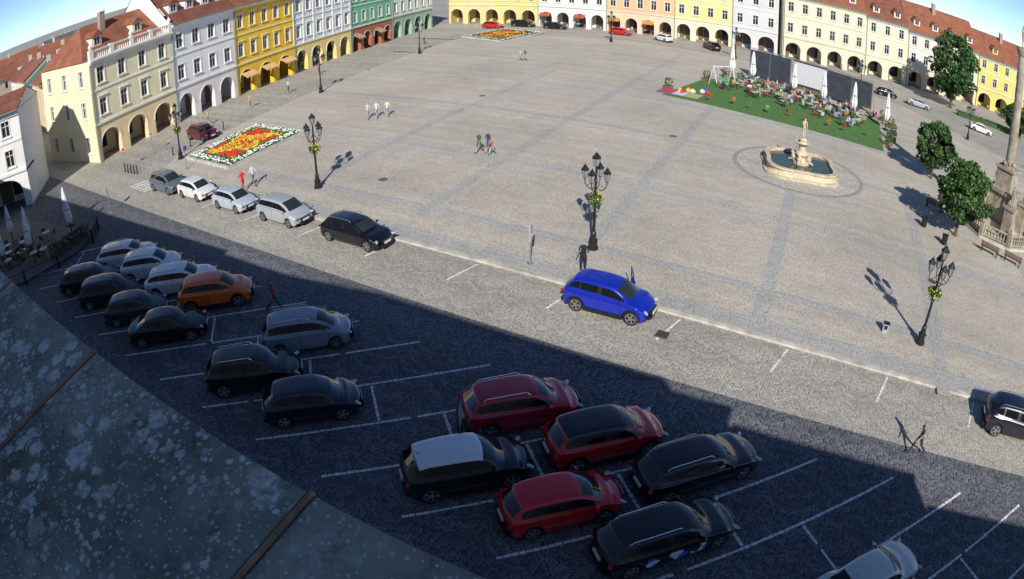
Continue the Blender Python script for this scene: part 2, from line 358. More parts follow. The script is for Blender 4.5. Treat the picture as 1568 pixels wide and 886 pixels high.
rowline((-12.6,139.0),(48.4,116.0),[(19,dict(wall=Y1,roof=RT,nb=7,narch=5,trim=(.8,.76,.6),base=(.82,.64,.26))),(13.5,dict(wall=WH,roof=RT2,nb=5,narch=4,trim=(.7,.68,.64),awn=(.4,.08,.05))),
 (13,dict(wall=(.80,.47,.27),roof=RT,nb=5,narch=4,trim=(.78,.66,.52),base=(.78,.58,.42),awn=(.6,.25,.05))),(11,dict(wall=(.82,.68,.28),roof=RT,nb=4,narch=3,floors=(4.0,4.0),base=(.8,.74,.5))),(9,dict(wall=(.62,.63,.62),roof=RT2,nb=3,narch=2,floors=(4,4)))])
rowline((48.8,113.8),(112,97.5),[(17,dict(wall=(.76,.70,.52),roof=RT,nb=6,narch=4,dorm=3,floors=(4.1,4.1),trim=(.72,.62,.42),base=(.72,.65,.50))),(9.5,dict(wall=(.80,.73,.50),roof=RT2,nb=3,narch=2,dorm=2,floors=(4.0,3.6))),
 (18,dict(wall=(.76,.72,.62),roof=RT,nb=6,narch=4,dorm=4,floors=(3.7,3.3),rise=6,base=(.78,.66,.44))),(20,dict(wall=(.82,.62,.16),roof=RT,nb=6,narch=4,dorm=2,floors=(3.6,3.2)))])
rowline((113,97),(128,60),[(16,dict(wall=Y2,roof=RT,nb=5,narch=3)),(18,dict(wall=WH,roof=RT2,nb=5,narch=3))])
townhouse('corner_townhouse',(-63.9,38.4),math.atan2(8.7,17.4),19.2,9,(.78,.77,.74),RT2,nb=5,narch=3,floors=(3.2,3.0),rise=1.6,dorm=0,ghf=3.8,chim=1)
def plainhouse(name,o,ang,w,dp,wall,roof,h1=8,nb=4,rise=4,fl=2,simple=False):
    E=empty(name,(o[0],o[1],0),ang); W=MB();F=MB();G=MB();Rf=MB()
    hs=[h1/ (fl+0.0)]*fl
    facade_up(W,F,G,None,lambda x,y,z:(x,y,z),w,0,hs,nb,simple=simple)
    for T in (lambda x,y,z:(y,dp-x,z),lambda x,y,z:(w-y,x,z)): facade_up(W,F,G,None,T,dp,0,hs,max(2,int(dp/3.5)),simple=simple)
    W.poly([(0,dp,0),(w,dp,0),(w,dp,h1),(0,dp,h1)])
    for x in (0,w): W.poly([(x,0,h1),(x,dp,h1),(x,dp/2,h1+rise-.1)])
    Rf.poly([(-.3,-.5,h1-.1),(w+.3,-.5,h1-.1),(w+.3,dp/2,h1+rise),(-.3,dp/2,h1+rise)]); Rf.poly([(-.3,dp+.5,h1-.1),(w+.3,dp+.5,h1-.1),(w+.3,dp/2,h1+rise),(-.3,dp/2,h1+rise)])
    F.box(-.2,w+.2,-.35,.03,h1-.3,h1-.12,1)
    F.box(w*.3,w*.3+.9,dp/2-.4,dp/2+.4,h1+rise-.8,h1+rise+1.2,1)
    W.obj('walls',[plaster(wall)],E);F.obj('window_frames',[M_whitep,plaster((.6,.56,.48))],E);G.obj('windows',[M_glass],E);Rf.obj('roof',[rooftile(roof)],E)
    return E
S1=rad(141.3)
p=Vector((-44.6,57.6)); d=Vector((math.cos(S1),math.sin(S1)))
q=p+d*15
for i,(w,c,r,h) in enumerate(((11,(.82,.74,.50),RT,8.5),(10,(.76,.74,.70),RT2,7.8),(12,(.80,.60,.36),RT,8.2),(12,(.72,.72,.68),(.12,.24,.21),7.4),(14,(.78,.68,.44),RT,8.2),(16,WH,RT2,8))):
    e=q+d*w; plainhouse('street_house',(e.x,e.y),S1+pi,w-.05,11,c,r,h,3,3.2); q=e
q=Vector((-45.3,47.9))+d*10.5
for i,(w,c,r,h) in enumerate(((12,WH,RT2,6.5),(13,Y2,RT,6.5),(14,(.6,.6,.55),RT,7),(14,WH,RT,7))):
    plainhouse('street_house',(q.x,q.y),S1,w-.05,11,c,r,h,3,2.6); q=q+d*w
for i in range(46):
    a=U(rad(58),rad(158)); dist=U(165,330); x,y=math.cos(a)*dist,math.sin(a)*dist
    if i>32: x=-U(95,220); y=U(60,200)
    plainhouse('distant_house',(x,y),U(-.5,.5)+(LA if x<0 else -.3),U(12,20),11,random.choice([Y1,Y2,WH,(.6,.5,.4)]),random.choice([RT,RT2,RT,(.12,.22,.2)]),U(6,8.5),4,U(3.5,5),simple=True)
b=MB(); b.box(-2.5,2.5,-2.5,2.5,0,17,0); b.lathe([(3,17),(2.6,18.5),(1.2,20),(1.5,21.5),(1.3,22.5),(.3,26),(.05,30)],n=8,m=1); b.box(-2.7,2.7,-2.7,2.7,16.6,17.0,2)
for s in (-1,1): b.box(-.5,.5,s*2.5-.06,s*2.5+.06,12,15,3)
b.obj('church_tower',[plaster(Y2),plain('copper_dome',(.12,.25,.2),.6),M_cream,M_dark],loc=(-190,150,0))

E=empty('town_hall',(0,0,0),KA)
b=MB()
secs=[(-75,-22,13.0,15.4,14.5,18.4),(-22,-7,15.4,15.4,18.4,20.2),(-7,7.6,15.4,15.4,20.2,20.4),(7.6,16,15.0,15.0,18.2,18.2),(16,75,13.8,13.8,16,16)]
for x0,x1,e0,e1,r0,r1 in secs:
    b.poly([(x0,.25,0),(x1,.25,0),(x1,.25,e1-.15),(x0,.25,e0-.15)],0)
    b.poly([(x0,-1.6,e0-.35),(x1,-1.6,e1-.35),(x1,-5,r1),(x0,-5,r0)],1); b.poly([(x0,-5,r0),(x1,-5,r1),(x1,-14,e1),(x0,-14,e0)],1)
    b.poly([(x0,-14,0),(x1,-14,0),(x1,-14,e1),(x0,-14,e0)],0)
    for x,ev,rg in ((x0+.01,e0,r0),(x1-.01,e1,r1)): b.poly([(x,.25,0),(x,.25,ev-.15),(x,-1.6,ev-.35),(x,-5,rg),(x,-14,ev),(x,-14,0)],0)
    if x0<-22 or x0>7: b.add([(x0,-1.7,e0-.15),(x1,-1.7,e1-.15),(x1,.6,e1-.15),(x0,.6,e0-.15),(x0,-1.7,e0),(x1,-1.7,e1),(x1,.6,e1),(x0,.6,e0)],[(0,1,2,3),(4,5,6,7),(3,2,6,7),(0,1,5,4),(0,3,7,4),(1,2,6,5)],2)
b.obj('walls_and_roof',[plaster((.6,.56,.45)),rooftile(RT),M_stone],E)
def coping_mat():
    m,nt,bs=newmat('weathered_copper'); bs.inputs['Roughness'].default_value=.9
    tc=nd(nt,'ShaderNodeTexCoord'); o=tc.outputs['Object']
    n1=noise(nt,o,1.8,8,.70); n2=noise(nt,o,30,4,.7)
    base=ramp(nt,n1,[(.32,(.15,.145,.10)),(.48,(.27,.275,.205)),(.66,(.42,.43,.33))])
    ns=nd(nt,'ShaderNodeTexNoise'); ns.inputs['Scale'].default_value=22; ns.inputs['Detail'].default_value=5; ns.inputs['Roughness'].default_value=.7; nt.links.new(o,ns.inputs['Vector'])
    def spots(scale,warp,lo_,hi_):
        w=nd(nt,'ShaderNodeVectorMath',operation='ADD'); nt.links.new(o,w.inputs[0])
        s=nd(nt,'ShaderNodeVectorMath',operation='SCALE'); nt.links.new(ns.outputs['Color'],s.inputs[0]); s.inputs['Scale'].default_value=warp; nt.links.new(s.outputs[0],w.inputs[1])
        v=nd(nt,'ShaderNodeTexVoronoi'); v.inputs['Scale'].default_value=scale; nt.links.new(w.outputs[0],v.inputs['Vector'])
        sc3=nd(nt,'ShaderNodeSeparateColor'); nt.links.new(v.outputs['Color'],sc3.inputs[0])
        dd=mth(nt,'SUBTRACT',v.outputs['Distance'],mth(nt,'MULTIPLY',sc3.outputs[0],.34))
        return ramp(nt,dd,[(lo_,1.0),(hi_,0.0)])
    dens=ramp(nt,noise(nt,o,1.5,4,.65),[(.45,0.0),(.53,1.0)])
    a=mth(nt,'MULTIPLY',spots(11,.10,.12,.24),dens)
    c_=mth(nt,'MULTIPLY',spots(30,.04,.08,.18),ramp(nt,noise(nt,o,2.6,4,.6),[(.46,0.0),(.54,1.0)]))
    d_=mth(nt,'MULTIPLY',spots(55,.02,-.02,.06),.8)
    f=mth(nt,'MAXIMUM',mth(nt,'MAXIMUM',a,c_),d_)
    f=mth(nt,'MULTIPLY',f,ramp(nt,n2,[(.36,.25),(.54,.9)]))
    n4=noise(nt,o,6,6,.75); base=mixc(nt,ramp(nt,n4,[(.54,0.0),(.66,.75)]),base,(.12,.105,.07))
    c=mixc(nt,f,base,(.80,.82,.70)); c=mixc(nt,ramp(nt,n2,[(.62,0.0),(.72,.6)]),c,(.08,.075,.06))
    nt.links.new(c,bs.inputs['Base Color']); bump(nt,bs,mth(nt,'ADD',n2,f),.5,.004); return m
b=MB(); X0,X1=-21.9,7.6
def cz(n_,x): return 15.484-.17*((.735+.032*x)-n_)
def ce(x): return .735+.032*x
NX=60
for i in range(NX):
    xa=X0+(X1-X0)*i/NX; xb=X0+(X1-X0)*(i+1)/NX
    for j in range(6):
        fa=j/6;fb=(j+1)/6
        na,nb_=ce(xa)-2.3*fa,ce(xa)-2.3*fb; nc,ne=ce(xb)-2.3*fa,ce(xb)-2.3*fb
        b.poly([(xa,na,cz(na,xa)),(xb,nc,cz(nc,xb)),(xb,ne,cz(ne,xb)),(xa,nb_,cz(nb_,xa))],0)
    b.poly([(xa,ce(xa),15.484),(xb,ce(xb),15.484),(xb,ce(xb)+.015,15.36),(xa,ce(xa)+.015,15.36)],1)
    b.poly([(xa,ce(xa)+.015,15.36),(xb,ce(xb)+.015,15.36),(xb,.2,15.3),(xa,.2,15.3)],1)
for i in range(-16,8):
    x=-2.17+i*1.19
    if x<X0 or x>X1: continue
    e=ce(x); vs=[]
    for n_ in (e+.005,e-2.2):
        z=cz(n_,x)
        for dx,dz in ((-.008,-.005),(-.006,.012),(.006,.012),(.008,-.005)): vs.append((x+dx,n_,z+dz))
    b.add(vs,[(0,1,5,4),(1,2,6,5),(2,3,7,6),(3,2,1,0)],2)
    b.add([(x-.018,e-.0,cz(e,x)+.002),(x+.014,e,cz(e,x)+.002),(x+.014,e-2.2,cz(e-2.2,x)+.002),(x-.018,e-2.2,cz(e-2.2,x)+.002)],[(0,1,2,3)],3)
b.obj('coping',[coping_mat(),plain('dark_copper_edge',(.12,.11,.08),.7),plain('rust_seam',(.40,.24,.14),.85,var=.5,scale=8),plain('seam_stain',(.13,.10,.07),.9,var=.5,scale=9)],E)

# ------------------------------------------------------------------ cars
CT={ #L W H cowlz cowl rs re rg beltR clearance wheel
'hatch':(4.05,1.76,1.47,.94,.215,.42,.85,.965,1.00,.16,.32),
'suv':(4.42,1.86,1.65,1.07,.235,.42,.87,.965,1.14,.21,.365),
'wagon':(4.75,1.84,1.49,.95,.25,.42,.87,.965,1.02,.15,.34),
'mpv':(4.3,1.80,1.62,1.02,.185,.40,.89,.97,1.06,.16,.33),
'sedan':(4.55,1.80,1.45,.94,.25,.42,.72,.855,1.05,.15,.33)}
def interp(x,pts):
    for (a,b_),(c,d) in zip(pts,pts[1:]):
        if x<=c:
            t=(x-a)/(c-a) if c>a else 0; return b_+(d-b_)*max(0,min(1,t))
    return pts[-1][1]
def paint(c,L=0,seams=()):
    key=('paint',tuple(c),tuple(seams))
    if key in MC: return MC[key]
    m,nt,b=newmat('car_paint'); b.inputs['Metallic'].default_value=.15; b.inputs['Roughness'].default_value=.3
    b.inputs['Coat Weight'].default_value=1.0; b.inputs['Coat Roughness'].default_value=.03
    tc=nd(nt,'ShaderNodeTexCoord'); n=noise(nt,tc.outputs['Object'],2.5,3,.6)
    col=mixc(nt,ramp(nt,n,[(.5,0.0),(.85,.02)]),tuple(c),(.3,.28,.25))
    if seams:
        sx=nd(nt,'ShaderNodeSeparateXYZ'); nt.links.new(tc.outputs['Object'],sx.inputs[0]); tot=None
        for s in seams:
            l=mth(nt,'LESS_THAN',mth(nt,'ABSOLUTE',mth(nt,'SUBTRACT',sx.outputs[0],s)),.010); tot=l if tot is None else mth(nt,'MAXIMUM',tot,l)
        lim=mth(nt,'MULTIPLY',mth(nt,'LESS_THAN',sx.outputs[2],1.0),mth(nt,'GREATER_THAN',sx.outputs[2],.33))
        col=mixc(nt,mth(nt,'MULTIPLY',tot,lim),col,(.005,.005,.005))
    nt.links.new(col,b.inputs['Base Color']); MC[key]=m; return m
def car(kind,x,y,yaw,color,roofc=None,name='parked_car',z=.004,rails=False,door=False,graf=False,plast=False):
    L,Wd,H,cz_,cowl,rs,re,rg,br,clr,wr=CT[kind]
    E=empty(name,(x,y,z),yaw)
    fw,fr=.84/L+.005,1-.78/L-.01; 
    Ra=wr+.04; ra=Ra/L
    st=[0,.01,.03,.07,.12,cowl-.02,cowl+.015,(cowl+rs)/2,rs-.01,rs+.03,.555,.575,.66,re-.10,re-.075,re,re+.012,(re+rg)/2+.005,rg-.01,rg+.004,.985,1.0]
    for c in (fw,fr): st+=[c-ra*1.12,c-ra,c-ra*.8,c-ra*.45,c,c+ra*.45,c+ra*.8,c+ra,c+ra*1.12]
    st=sorted(s for s in st if 0<=s<=1); o=[st[0]]
    key={rs-.01,re,re+.012,rg-.01,cowl+.015,.555,.575,re-.10,re-.075,1.0}
    for s in st[1:]:
        if s-o[-1]>.008: o.append(s)
        elif s in key: o[-1]=s
    st=o
    nz=cz_*.83
    top=[(0,nz*.80),(.01,nz*.88),(.03,nz*.95),(.07,nz*1.01),(.12,nz*.5+cz_*.53),(cowl,cz_+.02),((cowl+rs)/2,(cz_+H)/2+.06),(rs,H-.055),((rs+re)/2-.05,H),(re-.08,H-.035),(re,H-.10),(rg,br),(.985,br-.09),(1.0,br-.16)]
    if rg<.9: top=top[:-2]+[(.97,br-.03),(1.0,br-.12)]
    belt=[(0,nz*.76),(.01,nz*.83),(.03,nz*.88),(.07,nz*.93),(.12,nz*.5+cz_*.47),(cowl,cz_-.05),(.6,cz_+.01),(rg,br-.02),(1,br-.20)]
    B=MB(); secs=[]
    for f in st:
        zt=interp(f,top); zb=min(interp(f,belt),zt-.01)
        w=Wd/2
        if f<.14: w*=1-.10*((.14-f)/.14)**2
        if f>.90: w*=1-.07*((f-.90)/.10)**2
        zo=clr+.02+(.10 if f<.02 else 0)+(.14 if f>.98 else 0); 
        arch=0
        for c in (fw,fr):
            dx=abs(f-c)
            if dx<ra*1.001: arch=wr+math.sqrt(max(0,ra*ra-dx*dx))*L
        zl=max(zo,arch)
        c_=max(0,min(1,(zt-zb-.05)/(H-zb-.1)))
        rt=1-.09*max(0,(f-.62)/.38); 
        lp=lambda a,b_:a+(b_-a)*c_
        z2=max(zo+.42*(zb-zo),arch+.03); z3=max(zb-.11,z2+.03); 
        dz=zt-zb
        sec=[(w*.80,zl),(w*.955,zl),(w*1.0,z2),(w*.995,z3),(w*.955,zb),(w*lp(.92,.905)*(1 if c_<.3 else (1+rt)/2),zb+dz*lp(.16,.045)),(w*lp(.84,.735)*(1 if c_<.3 else rt),zb+dz*lp(.42,.87)),(w*lp(.72,.655)*(1 if c_<.3 else rt),zb+dz*lp(.70,.965)),(w*lp(.40,.36),zb+dz*lp(.93,.995)),(0,zt)]
        secs.append((L/2-f*L,f,sec))
    vs=[];N=len(secs[0][2]); full=2*N-1; hw=Wd/2
    for X,f,sec in secs:
        for i in range(full):
            if i<N: yy,zz=sec[i]
            else: yy,zz=sec[2*N-2-i]; yy=-yy
            xx=X; r_=abs(yy)/hw
            t=(X-(L/2-1.0))/1.0
            if t>0: xx-=t*t*(.36*r_**2.6+.16*max(0,(zz-.5)/.45)**2)
            t=(-X-(L/2-.8))/.8
            if t>0: xx+=t*t*(.20*r_**2.6)
            if cowl-.03<f<rs+.05 and i>=6 and i<full-6: xx+=.13*(1-(r_/.75)**2)
            if re-.02<f<rg+.01 and i>=6 and i<full-6: xx-=.05*(1-(r_/.75)**2)
            vs.append((xx,yy,zz))
    fs=[];ms=[]
    for k_ in range(len(st)-1):
        fa,fb=st[k_],st[k_+1]; fm=(fa+fb)/2
        for i in range(full-1):
            ii=i if i<N-1 else 2*N-3-i
            m=0
            if ii==5 and cowl+.05<fm<re+(rg-re)*.35:
                m=1 if not (.555<fm<.575 or re-.10<fm<re-.075) else 4
            if ii>=7 and cowl+.015<=fm<rs-.005: m=2
            if ii>=7 and re+.01<=fm<rg-.008: m=1
            if ii>=6 and rs+.0<fm<re+.005 and roofc is not None: m=3
            if ii==0: m=4
            fs.append((k_*full+i,(k_+1)*full+i,(k_+1)*full+i+1,k_*full+i+1)); ms.append(m)
    fs.append(tuple(range(full))); ms.append(0)
    fs.append(tuple((len(st)-1)*full+i for i in range(full))[::-1]); ms.append(0)
    B.v=vs;B.f=fs;B.m=ms
    far=math.hypot(x,y)>60
    seams=() if far else tuple(round(L/2-q*L,2) for q in (cowl+.085,.565,min(re-.08,fr-ra*.6)))
    bo=B.obj('body',[paint(color,L,seams),M_cglass,M_wglass,paint(roofc if roofc else color),M_trim],E,smooth=True)
    ss=bo.modifiers.new('s','SUBSURF'); ss.levels=1; ss.render_levels=1 if far else 2
    Wm=MB()
    for fx in (fw,fr):
        X=L/2-fx*L
        for s in (-1,1):
            y1=s*Wd/2*.955; y0=y1-s*.22
            Wm.cyl((X,y0,wr),(X,y1,wr),wr,wr*.97,24,0); Wm.cyl((X,y1-s*.02,wr),(X,y1+s*.006,wr),wr*.72,wr*.69,20,2); 
            Wm.cyl((X,y1,wr),(X,y1+s*.02,wr),wr*.16,wr*.12,8,1)
            for j in range(5):
                a=2*pi*j/5+.3; T=Matrix.Translation((X,y1+s*.008,wr))@Matrix.Rotation(a,4,'Y')
                Wm.box(-.04,.04,-.008,.008,.03,wr*.70,1,T)
            for j in range(20):
                a=2*pi*j/20;b2=2*pi*(j+1)/20
                Wm.add([(X+math.cos(a)*r,y1+s*.01,wr+math.sin(a)*r) for r in (wr*.64,wr*.74)]+[(X+math.cos(b2)*r,y1+s*.01,wr+math.sin(b2)*r) for r in (wr*.74,wr*.64)],[(0,1,2,3)],1)
            if plast:
                for j in range(12):
                    a=pi*j/12;b2=pi*(j+1)/12
                    Wm.add([(X+math.cos(a)*r,s*Wd/2*1.0+s*.004,wr+math.sin(a)*r) for r in (Ra*.98,Ra*1.16)]+[(X+math.cos(b2)*r,s*Wd/2+s*.004,wr+math.sin(b2)*r) for r in (Ra*1.16,Ra*.98)],[(0,1,2,3)],2)
    Wm.obj('wheels',[M_black,M_rim,M_trim],E)
    Tm=MB(); w=Wd/2
    Tm.box(-L/2+.40,L/2-.45,-w*.66,w*.66,clr,.60,0)
    zf=nz
    Tm.box(L/2-.18,L/2-.01,-w*.40,w*.40,zf*.62,zf*.78,0); Tm.box(L/2-.16,L/2+.004,-w*.50,w*.50,clr+.12,clr+.27,0); Tm.box(L/2-.03,L/2+.02,-.26,.26,clr+.30,clr+.41,3)
    Tm.tube([(L/2-.02,-w*.40,zf*.79),(L/2-.0,0,zf*.79),(L/2-.02,w*.40,zf*.79)],.012,5,6)
    Tm.box(-L/2-.02,-L/2+.05,-.26,.26,(clr+br)*.5,(clr+br)*.5+.11,3); Tm.box(-L/2-.01,-L/2+.12,-w*.7,w*.7,clr+.1,clr+.24,0)
    if plast:
        for s in (-1,1): Tm.box(L/2-(fr-ra)*L,L/2-(fw+ra)*L,min(s*w*.97,s*(w+.006)),max(s*w*.97,s*(w+.006)),clr+.02,clr+.2,0)
    for s in (-1,1):
        T=Matrix.Translation((L/2-.24,s*w*.74,zf*.84))@Matrix.Rotation(-s*.75,4,'Z')@Matrix.Rotation(.35,4,'Y')
        Tm.ell((0,0,0),(.09,.22,.065),1,12,8,T)
        T=Matrix.Translation((-L/2+.15,s*w*.80,br-.20))@Matrix.Rotation(s*.6,4,'Z')
        Tm.ell((0,0,0),(.08,.17,.09),2,12,8,T)
        xm=L/2-(cowl+.085)*L
        Tm.ell((xm,s*(w+.08),cz_+.07),(.07,.11,.075),4,10,6); Tm.box(xm-.03,xm+.03,min(s*w*.9,s*(w+.05)),max(s*w*.9,s*(w+.05)),cz_+.01,cz_+.05,0)
        for fx in (.53,.71): 
            Xh=L/2-fx*L; Tm.box(Xh-.10,Xh+.09,s*w*.99-.015,s*w*.99+.02,cz_-.10,cz_-.07,5)
        if rails:
            pts=[(L/2-(rs+.04)*L,s*w*.66,H-.10),(L/2-(rs+.07)*L,s*w*.665,H+.015),(0,s*w*.665,H+.035),(L/2-(re-.06)*L,s*w*.64,H-.0),(L/2-(re-.03)*L,s*w*.63,H-.10)]
            Tm.tube(pts,.017,6,6)
        Tm.tube([(L/2-(cowl+.08)*L,s*(w*.945),cz_+.0),(0,s*w*.945,cz_+.025),(L/2-(re-.02)*L,s*w*.92,br-.02)],.010,5,0)
        xw=L/2-(cowl+.02)*L+.1; Tm.tube([(xw,s*.1+.25,cz_+.05),(xw-.28,s*.1-.15,cz_+.21)],.009,4,0)
    Tm.cyl((L/2-(re-.03)*L,0,H-.08),(L/2-(re+.01)*L,0,H+.08),.012,.004,6,0)
    Tm.obj('lights_and_trim',[M_trim,M_lens,M_red,M_plate,paint(color),paint(color),M_chrome],E,smooth=False)
    if door:
        D=MB(); D.box(-1.05,0,-.03,.03,.35,cz_-.02,0); D.add([(-1.05,0,cz_-.02),(0,0,cz_-.02),(-.45,-.05,H-.1),(-1.0,-.05,H-.1)],[(0,1,2,3)],1)
        D.tube([(0,0,cz_-.02),(-.45,-.05,H-.1),(-1.0,-.05,H-.1),(-1.05,0,cz_-.02)],.03,6,0); D.box(-.95,-.1,-.05,-.03,.45,cz_-.1,2)
        D.obj('open_door',[paint(color),M_cglass,M_trim],E,(L/2-(cowl+.07)*L,w*.97,0),rad(-62),bevel=.015)
    if graf:
        m,nt,bs=newmat('advert_lettering'); tc=nd(nt,'ShaderNodeTexCoord'); v=nd(nt,'ShaderNodeTexVoronoi'); v.inputs['Scale'].default_value=3.5; nt.links.new(tc.outputs['Object'],v.inputs[0])
        sc3=nd(nt,'ShaderNodeSeparateColor'); nt.links.new(v.outputs['Color'],sc3.inputs[0])
        nt.links.new(ramp(nt,sc3.outputs[0],[(.35,(.02,.02,.03)),(.4,(.03,.16,.7)),(.65,(.03,.16,.7)),(.7,(.8,.85,.9))]),bs.inputs['Base Color'])
        D=MB(); yy=-w-.012
        D.add([(-1.1,yy,.40),(.95,yy,.38),(.95,yy,.78),(-1.1,yy,.82)],[(0,1,2,3)],0); D.obj('side_lettering',[m],E)
    return E
BK=(.004,.004,.006);DB=(.005,.008,.026);WHT=(.82,.82,.82);SIL=(.42,.45,.48);SIL2=(.24,.28,.34);RED=(.50,.008,.016);ORG=(.85,.13,.01);BLU=(.005,.022,.42);GRY=(.12,.15,.19)
def scar(kind,side,nm,c,off=0,flip=False,dn=0,**k):
    s=div(nm)+side*2.5+off; x,y=SN(s,nm+dn); return car(kind,x,y,SA+(pi if flip else 0)+U(-.02,.02),c,**k)
scar('wagon',1,38.75,WHT,name='parked_station_wagon',rails=True)
scar('suv',1,36.25,WHT,name='parked_suv',rails=True)
scar('wagon',1,33.75,WHT,name='parked_station_wagon',rails=True)
scar('suv',1,31.25,ORG,roofc=None,name='parked_suv',dn=.2,plast=True)
scar('wagon',-1,36.25,DB,name='parked_station_wagon',off=.2)
scar('mpv',-1,33.75,DB,name='parked_minivan')
scar('hatch',-1,31.25,(.025,.035,.045),name='parked_hatchback')
scar('sedan',-1,28.75,BK,name='parked_sedan')
scar('mpv',1,26.25,SIL2,name='parked_minivan',rails=True)
scar('suv',-1,23.75,BK,name='parked_suv',rails=True)
scar('hatch',-1,21.25,DB,name='parked_hatchback')
scar('suv',1,18.75,(.46,.008,.035),name='parked_suv',rails=True,off=.2,dn=.1)
scar('suv',-1,16.25,(.008,.008,.010),roofc=(.85,.85,.85),name='parked_suv',plast=True)
scar('suv',1,16.25,RED,roofc=BK,name='parked_suv',dn=.0,plast=True)
scar('hatch',-1,13.75,(.70,.010,.016),name='parked_hatchback',off=.0)
scar('wagon',1,13.75,BK,name='parked_station_wagon',rails=True)
scar('wagon',-1,11.25,BK,name='parked_station_wagon',rails=True,graf=True,off=.1)
scar('sedan',-1,6.25,(.62,.68,.64),name='parked_sedan',off=.35)
def kcar(kind,t,n,c,name,yaw=0,**k):
    x,y=TN(t,n); car(kind,x,y,KA+yaw,c,name=name,**k)
kcar('suv',-9.9,26.05,BLU,'parked_suv',.03,door=True,plast=True)
kcar('wagon',-25.4,26.0,BK,'parked_station_wagon',rails=True)
kcar('mpv',-32.0,26.1,SIL,'parked_minivan')
kcar('hatch',-37.5,26.0,(.50,.56,.62),'parked_hatchback')
kcar('hatch',-42.9,26.1,WHT,'parked_hatchback')
kcar('mpv',-47.4,25.9,GRY,'parked_minivan')
kcar('suv',12.1,25.4,(.006,.008,.025),'parked_suv',rails=True)
car('suv',-31.3,60.9,rad(-32),(.12,.008,.015),name='parked_suv')
for kind,x,y,a,c in (('hatch',-3.3,128.6,-20,(.6,.01,.01)),('wagon',2.4,130.9,-20,BK),('sedan',8.3,127.9,-20,BK),('hatch',19.8,122.8,-22,(.6,.01,.01)),('hatch',26.8,117.8,120,WHT),('suv',34.4,112.6,100,BK),('sedan',63.6,86.6,-30,SIL),('hatch',59.0,90.6,-20,BK),('sedan',71.5,77.3,-35,WHT),('suv',52,96,-20,BK)):
    car(kind,x,y,rad(a),c,name='parked_'+{'hatch':'hatchback','wagon':'station_wagon','sedan':'sedan','suv':'suv'}[kind])

# ------------------------------------------------------------------ street lamps
def leaves(mb,c,r,n,size,mats,flat=1.0):
    for i in range(n):
        while True:
            p=Vector((U(-1,1),U(-1,1),U(-1,1)))
            if 0.001<p.length<=1: break
        p=p.normalized()*(p.length**.5)
        q=Vector(c)+Vector((p.x*r[0],p.y*r[1],p.z*r[2]))
        a=Vector((U(-1,1),U(-1,1),U(-1,1)*flat)).normalized(); b_=a.orthogonal().normalized(); b_=(Matrix.Rotation(U(0,6.28),3,a)@b_); 
        s=size*U(.6,1.3); u=a*s; w=b_*s*.55
        mb.add([q-u,q+w,q+u,q-w],[(0,1,2,3)],random.choice(mats))
M_leaf=[plain('leaf_dark',(.035,.085,.018),.6,var=.3,scale=1.2),plain('leaf_mid',(.06,.14,.03),.6,var=.3,scale=1.2),plain('leaf_light',(.10,.21,.05),.6,var=.3,scale=1.2)]
M_yel=plain('yellow_petals',(.85,.62,.04),.7,var=.1);M_redf=plain('red_petals',(.70,.03,.02),.7,var=.1);M_whf=plain('white_petals',(.78,.78,.76),.7,var=.1);M_orf=plain('orange_petals',(.85,.28,.03),.7,var=.1)
M_lglass=plain('lantern_glass',(.30,.32,.33),.15,var=.1)
def lamp(x,y,z,rz,basket=True,h=5.6):
    b=MB(); k=h/5.6
    b.lathe([(.30,0),(.30,.12),(.24,.16),(.22,.5),(.26,.55),(.17,.62),(.14,.9),(.16,.95),(.10,1.05),(.085,1.2),(.075,2.4),(.10,2.45),(.07,2.5),(.06,3.9),(.10,3.95),(.06,4.05),(.045,4.75)],n=14,m=0)
    def lantern(cx_,cy_,cz2,s=1.0):
        b.lathe([(.03,0),(.10*s,.03),(.11*s,.07)],(cx_,cy_,cz2),6,0)
        b.lathe([(.105*s,.07),(.205*s,.50)],(cx_,cy_,cz2),6,1)
        for i in range(6):
            a=2*pi*i/6; b.cyl((cx_+.108*s*math.cos(a),cy_+.108*s*math.sin(a),cz2+.07),(cx_+.21*s*math.cos(a),cy_+.21*s*math.sin(a),cz2+.5),.014,.014,4,0)
        b.lathe([(.24*s,.50),(.25*s,.53),(.13*s,.66),(.10*s,.70),(.11*s,.73),(.03,.79),(.015,.87)],(cx_,cy_,cz2),6,0)
    lantern(0,0,4.74,1.1)
    for i in range(4):
        a=pi/2*i+pi/4; c,s=math.cos(a),math.sin(a)
        pts=[(.06*c,.06*s,3.55),(.25*c,.25*s,3.45),(.48*c,.48*s,3.55),(.62*c,.62*s,3.78),(.62*c,.62*s,4.0)]
        b.tube(pts,.025,6,0); b.tube([(.05*c,.05*s,3.95),(.3*c,.3*s,3.75),(.5*c,.5*s,3.62)],.016,5,0)
        lantern(.62*c,.62*s,3.98,.95)
    if basket:
        b.lathe([(.05,2.75),(.25,2.85),(.34,3.05),(.3,3.08)],n=10,m=2)
        leaves(b,(0,0,3.0),(.45,.45,.26),260,.075,[2,3,3,4]); leaves(b,(0,0,2.75),(.38,.38,.2),80,.07,[2,3])
    b.obj('street_lamp',[M_iron,M_lglass,M_leaf[0],M_leaf[1],M_yel],loc=(x,y,z),rz=rz).scale=(k,k,k)
for x,y,bk in ((4.4,33.7,1),(-13.6,43.9,1),(20.8,23.5,1),(-30.7,54.2,1),(-22.2,76.2,0),(-13.4,99.7,0),(16.5,111.7,0),(36,104,0),(52,88,0),(62,70,0)):
    lamp(x,y,PZ,U(0,.6),bk)

